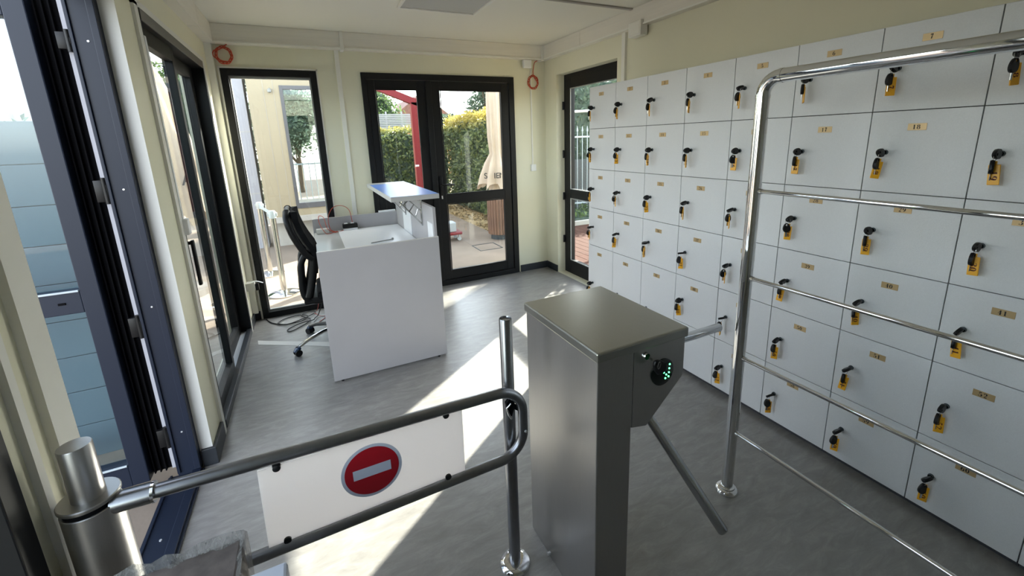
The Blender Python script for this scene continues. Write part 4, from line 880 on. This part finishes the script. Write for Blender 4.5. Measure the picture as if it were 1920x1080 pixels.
# red gabled steel frame
t = thing('red_pergola', 'red painted steel gable frame standing outside the double door', 'pergola', (1.60, 6.5, -0.03))
b = BM(); box(b, 1.505, 1.605, 6.45, 6.55, -0.03, 2.22, 0.004); obj('post', b, 'red', t)
b = BM(); box(b, 1.60, 1.625, 6.47, 6.53, -0.03, 1.30, 0.003); obj('post_bracket', b, 'red', t)
b = BM(); prism(b, [(1.605, 2.16), (1.605, 2.26), (0.58, 2.66), (0.48, 2.66), (0.48, 2.60)], 'y', 6.45, 6.55); obj('gable_beam', b, 'red', t)
b = BM(); box(b, 0.48, 0.58, 6.551, 9.0, 2.58, 2.66, 0.004); obj('ridge_beam', b, 'red', t)
b = BM(); box(b, 0.48, 0.58, 9.001, 9.1, -0.03, 2.66, 0.004); obj('post', b, 'red', t)
b = BM(); lathe(b, [(0.018, 0), (0.018, 0.05)], (1.50, 6.46, 1.30), 10, 'x'); lathe(b, [(0.018, 0), (0.018, 0.05)], (1.61, 6.46, 1.30), 10, 'x'); obj('white_knob', b, 'white', t)
# closed parasols
def parasol(name, label, c, prof, hem, seed, scale=1.0):
    t = thing(name, label, 'parasol', (c[0], c[1], -0.03)); rd = random.Random(seed)
    b = BM(); N = 96; rings = []
    for j, (r, z) in enumerate(prof):
        ring = []
        for k in range(N):
            a = 2*PI*k/N; amp = 0.16 if j < len(prof)-3 else 0.24
            rad = r*(1+amp*math.cos(8*a+0.5*math.sin(z*3+seed)+seed)+0.05*math.cos(16*a+z*2))
            dz = hem*max(0, math.cos(8*a+seed))*(1 if j == len(prof)-1 else 0.4 if j == len(prof)-2 else 0)
            ring.append(b.verts.new((c[0]+rad*math.cos(a), c[1]+rad*math.sin(a), z-dz)))
        rings.append(ring)
    for A, B in zip(rings, rings[1:]):
        for k in range(N):
            f = b.faces.new((A[k], A[(k+1) % N], B[(k+1) % N], B[k])); f.smooth = True
    b.faces.new(list(reversed(rings[0])))
    obj('canvas', b, 'canvas', t)
    b = BM(); tube(b, [(c[0], c[1], -0.03), (c[0], c[1], prof[0][1]-0.02)], 0.025, 14); obj('pole', b, 'grey', t)
    return t
UC = (2.93, 6.63)
t = parasol('parasol', 'closed beige parasol with black letters outside the double door', UC, [(0.03, 2.75), (0.10, 2.62), (0.13, 2.35), (0.135, 2.05), (0.135, 1.7), (0.12, 1.50), (0.115, 1.42), (0.18, 1.27), (0.25, 1.10), (0.30, 0.93)], 0.10, 2)
me = text_mesh('S', 0.125, 'ink', (2.600, 6.385, 1.075), Vector((0.95, -0.20, 0)).normalized(), (0.0, 0.0, 1), 0.003); add('lettering', me, t)
me = text_mesh('IEN', 0.125, 'ink', (2.825, 6.350, 1.070), Vector((1, 0.0, 0)), (0, 0, 1), 0.003); add('lettering', me, t)
b = BM()
for k in range(5):
    a = 2*PI*k/5; tube(b, [(UC[0]+0.10*math.cos(a), UC[1]+0.10*math.sin(a), 0.95), (UC[0]+0.15*math.cos(a+.2), UC[1]+0.15*math.sin(a+.2), 0.52), (UC[0]+0.05*math.cos(a), UC[1]+0.05*math.sin(a), 0.50)], [0.07, 0.06, 0.01], 10)
obj('canvas_tails', b, 'canvas', t)
t = thing('slatted_planter', 'octagonal brown wooden slat planter standing around the parasol pole', 'planter', (UC[0], UC[1], -0.03))
b = BM(); box(b, -0.022, 0.022, -0.010, 0.010, 0, 0.60, 0.003); sm = mesh('slat', b, 'slat')
for k in range(26):
    a = 2*PI*k/26; child('slat', sm, t, (0.205*math.cos(a), 0.205*math.sin(a), 0.09), (0, 0, a+PI/2))
b = BM(); lathe(b, [(0.17, 0.0), (0.17, 0.10), (0.14, 0.12), (0.05, 0.12)], (UC[0], UC[1], -0.03), 24); obj('base', b, 'iron', t)
SC2 = (-1.52, 6.0)
t = parasol('parasol', 'closed beige parasol seen through the sliding window', SC2, [(0.03, 2.85), (0.10, 2.72), (0.20, 2.45), (0.28, 2.15), (0.33, 1.8), (0.35, 1.5), (0.36, 1.2), (0.37, 0.95)], 0.20, 5)
me = text_mesh('A', 0.16, 'ink', (-1.165, 5.70, 1.33), Vector((0.80, 0.60, 0)).normalized(), (0, 0, 1), 0.003); add('lettering', me, t)
b = BM(); lathe(b, [(0.30, -0.03), (0.30, 0.05), (0.05, 0.08)], (SC2[0], SC2[1], 0), 32); obj('base', b, 'iron', t)
# stanchions on the terrace
st = []
def stanchion(x, y, label):
    t = thing('queue_post', label, 'post', (x, y, -0.03), 'chrome queue posts on the terrace')
    b = BM(); lathe(b, [(0.17, 0), (0.17, 0.012), (0.12, 0.03), (0.04, 0.045)], (x, y, -0.03), 40); obj('base', b, 'chrome', t)
    b = BM(); lathe(b, [(0.032, 0.02), (0.032, 0.90)], (x, y, -0.03), 24); obj('pole', b, 'chromed', t)
    b = BM(); lathe(b, [(0.038, 0.90), (0.038, 0.97), (0.030, 0.985)], (x, y, -0.03), 24); box(b, x-0.050, x+0.050, y-0.014, y+0.014, 0.89, 0.93, 0.003); obj('head', b, 'ironpale', t); return t
stanchion(-0.40, 5.42, 'nearer chrome queue post on a round base outside the far left window')
stanchion(-0.60, 6.40, 'farther chrome queue post outside the far left window')
b = BM(); prism(b, [(-0.40, 0.885), (-0.40, 0.930), (-0.60, 0.930), (-0.60, 0.885)], 'y', 0, 0.003)
for v in b.verts: v.co.y += 5.46+(-(v.co.x)-0.40)/0.20*0.90
tag(obj('retractable_belt', b, 'beltblue'), 'pale blue belt stretched between the two queue posts', 'belt')
t = thing('pale_outbuilding', 'narrow pale outbuilding wall left of the raised cabin', 'building', (-0.95, 8.3, -0.03))
b = BM(); box(b, -1.2, -0.72, 8.2, 8.6, -0.03, 3.4, 0.004); obj('wall', b, pmat('pale_lavender_render', (0.36, 0.36, 0.40), 0.7), t)
b = BM()
for z in (0.9, 1.9, 2.9): box(b, -1.2, -0.72, 8.196, 8.2, z, z+0.012)
obj('panel_joint', b, 'cabinb', t)
# raised twin cabin
t = thing('raised_cabin', 'raised cream cabin with one tall dark window across the terrace', 'cabin', (0.2, 8.0, -0.03))
b = BM(); x0, x1 = -0.66, 1.12
box(b, x0, -0.213, 8.0, 8.1, 0.50, 3.2); box(b, 0.365, x1, 8.0, 8.1, 0.50, 3.2); box(b, -0.213, 0.365, 8.0, 8.1, 2.60, 3.2); box(b, -0.213, 0.365, 8.0, 8.1, 0.50, 0.62); box(b, x0, x0+0.1, 8.1, 10.4, 0.50, 3.2); box(b, x1-0.1, x1, 8.1, 10.4, 0.50, 3.2)
obj('wall', b, 'cabin', t)
b = BM(); box(b, x0-.1, x1+.1, 7.85, 10.5, 3.2, 3.35, 0.01); obj('roof', b, 'bldg', t)
b = BM(); box(b, x0-0.01, x1+.01, 7.99, 10.41, 0.40, 0.50, 0.004); box(b, x0+0.1, x1-0.1, 8.2, 10.2, -0.03, 0.40); obj('plinth', b, 'cabinb', t)
b = BM(); frame_rect(b, 'y', 7.985, 8.05, -0.213, 0.365, 0.62, 2.60, 0.05, 0.05, 0.06, 0.09); f = obj('window_frame', b, pmat('grey_window_frame', (0.10, 0.10, 0.11), 0.4), t)
b = BM(); box(b, -0.17, 0.32, 8.02, 8.026, 0.70, 2.55); obj('glass_pane', b, 'glass', f)
b = BM(); box(b, -0.30, -0.295, 7.996, 8.0, 0.5, 3.2); box(b, -0.44, -0.435, 7.996, 8.0, 0.5, 3.2); obj('panel_joint', b, 'cabinb', t)
b = BM(); tube(b, [(-0.35, 8.0, 2.54), (-0.35, 7.93, 2.52)], 0.02, 10); lathe(b, [(0.03, 0), (0.028, -0.04), (0.01, -0.05)], (-0.35, 7.93, 2.53), 14); obj('camera_dome', b, 'grey', t)
# white iron fence behind the raised cabin
t = thing('iron_fence', 'thin white iron fence far behind the raised cabin', 'fence', (0.2, 13.0, -0.03))
b = BM()
for z in (0.15, 1.15): box(b, -1.3, 1.6, 12.98, 13.02, z, z+0.04)
obj('rail', b, 'ironpale', t)
b = BM(); tube(b, [(0, 0, 0), (0, 0, 1.25)], 0.012, 6); bar = mesh('bar', b, 'ironpale')
for k in range(20): child('bar', bar, t, (-1.45+k*0.15, 0, 0))
# louvre screen, houses
t = thing('louvre_screen', 'white horizontal louvre screen above the back hedge', 'screen', (2.45, 12.2, -0.06))
b = BM(); box(b, -0.62, 0.62, -0.01, 0.01, 0, 0.035, 0.003); sm = mesh('louvre', b, 'bldg')
for k in range(9): child('louvre', sm, t, (-0.1, 0, 2.06+k*0.047-0.0))
for x in (-0.72, -0.30, 0.12, 0.52):
    b = BM(); box(b, 2.45+x-.02, 2.45+x+.02, 12.21, 12.24, -0.06, 2.48); obj('post', b, 'bldg', t)
b = BM(); box(b, 2.98, 3.5, 12.19, 12.21, 2.0, 2.36); obj('end_panel', b, 'bldg', t)
def house(name, label, x0, x1, y0, y1, h, rh, m):
    t = thing(name, label, 'house', ((x0+x1)/2, y0, -0.06))
    b = BM(); box(b, x0, x1, y0, y1, -0.06, h); obj('wall', b, m, t)
    b = BM(); prism(b, [(x0-.4, h-.05), (x1+.4, h-.05), ((x0+x1)/2, h+rh)], 'y', y0-.4, y1+.4); rf = obj('roof', b, 'tile', t)
    b = BM(); nrow = int((x1-x0)/0.22)
    for k in range(nrow): tube(b, [(x0-.3+k*0.24, y0-0.42, h+0.0), (x0-.3+k*0.24, y0-0.30, h+0.03)], 0.08, 8)
    obj('eave_tiles', b, 'tile', rf)
    b = BM(); box(b, (x0+x1)/2-.5, (x0+x1)/2+.5, y0-0.03, y0, h-1.9, h-.6, 0.01); obj('window', b, 'grey', t); return t
house('tiled_house', 'ochre house with clay tiled roof behind the pine', 3.75, 6.4, 20, 26, 2.55, 1.2, 'ochre')
house('tiled_house', 'taller pale house with a tiled eave far behind the red beam', 2.0, 5.2, 30, 36, 4.4, 1.0, 'ochre')
# left garden: pale wall, hedge top and white building seen through the open door leaf
t = thing('garden_screen', 'pale blue grey board screen standing behind the open side door', 'screen', (-2.1, 2.95, -0.03))
for k in range(9):
    b = BM(); box(b, -3.2, -1.06, 2.93, 2.97, -0.03+k*0.205, -0.03+k*0.205+0.202, 0.002); obj('board', b, 'greyfence', t)
rg_ = np.random.default_rng(6)
t = thing('hedge', 'bluish hedge tops showing above the pale board screen', 'hedge', (-2.2, 3.3, -0.03))
b = BM(); box(b, -3.3, -1.15, 3.10, 3.45, -0.03, 1.78, 0.08); obj('inner_branches', b, 'dark', t)
leaves(cat(face_pts(700, (-3.3, 3.08, 1.80), (2.2, 0, 0), (0, .38, 0), (0, 0, 1), .10, rg_), face_pts(400, (-3.3, 3.06, 1.6), (2.2, 0, 0), (0, 0, .25), (0, -1, 0), .06, rg_)), 0.05, rg_, 'leaves', 'olive', t)
t = thing('white_building', 'white apartment building with balconies seen through the open door leaf', 'building', (-5.5, 12, -0.03))
b = BM(); box(b, -9, -4.6, 12, 18, -0.03, 4.6); box(b, -9, -4.9, 12.2, 18, 4.6, 7.0); obj('wall', b, 'bldg', t)
for z in (2.3, 4.7):
    b = BM(); box(b, -8.8, -5.0, 11.2, 12, z, z+0.15); box(b, -8.8, -5.0, 11.2, 11.26, z+.15, z+.95); obj('balcony', b, 'bldg', t)
for x in (-8.2, -7.0, -5.8):
    for z in (0.9, 3.0):
        b = BM(); box(b, x, x+.7, 11.97, 12.0, z, z+1.3); obj('window', b, 'grey', t)
# rolling dolly and floor hatch
t = thing('rolling_dolly', 'small red dolly with a grey bin on it, left of the parasol outside', 'dolly', (2.10, 6.95, -0.03))
b = BM(); box(b, 1.80, 2.29, 6.80, 7.10, 0.075, 0.125, 0.015); obj('red_tray', b, 'red', t)
b = BM(); box(b, 1.85, 2.20, 6.84, 7.06, 0.125, 0.29, 0.015); obj('grey_bin', b, 'ironpale', t)
for x in (1.85, 2.24):
    for y in (6.84, 7.06):
        b = BM(); tube(b, [(x, y-.015, 0.005), (x, y+.015, 0.005)], 0.035, 14); box(b, x-.012, x+.012, y-.018, y+.018, 0.02, 0.076, 0.002); obj('caster', b, 'ironpale', t)
t = thing('floor_hatch', 'dark edged access hatch set in the terrace paving', 'hatch', (2.45, 6.15, -0.03))
b = BM(); frame_rect(b, 'y', 0, 0.006, 2.28, 2.66, 5.95, 6.35, .012, .012, .012, .012, 0)
for v in b.verts: v.co = Vector((v.co.x, v.co.z, -0.03+v.co.y))
obj('edge_frame', b, 'iron', t)
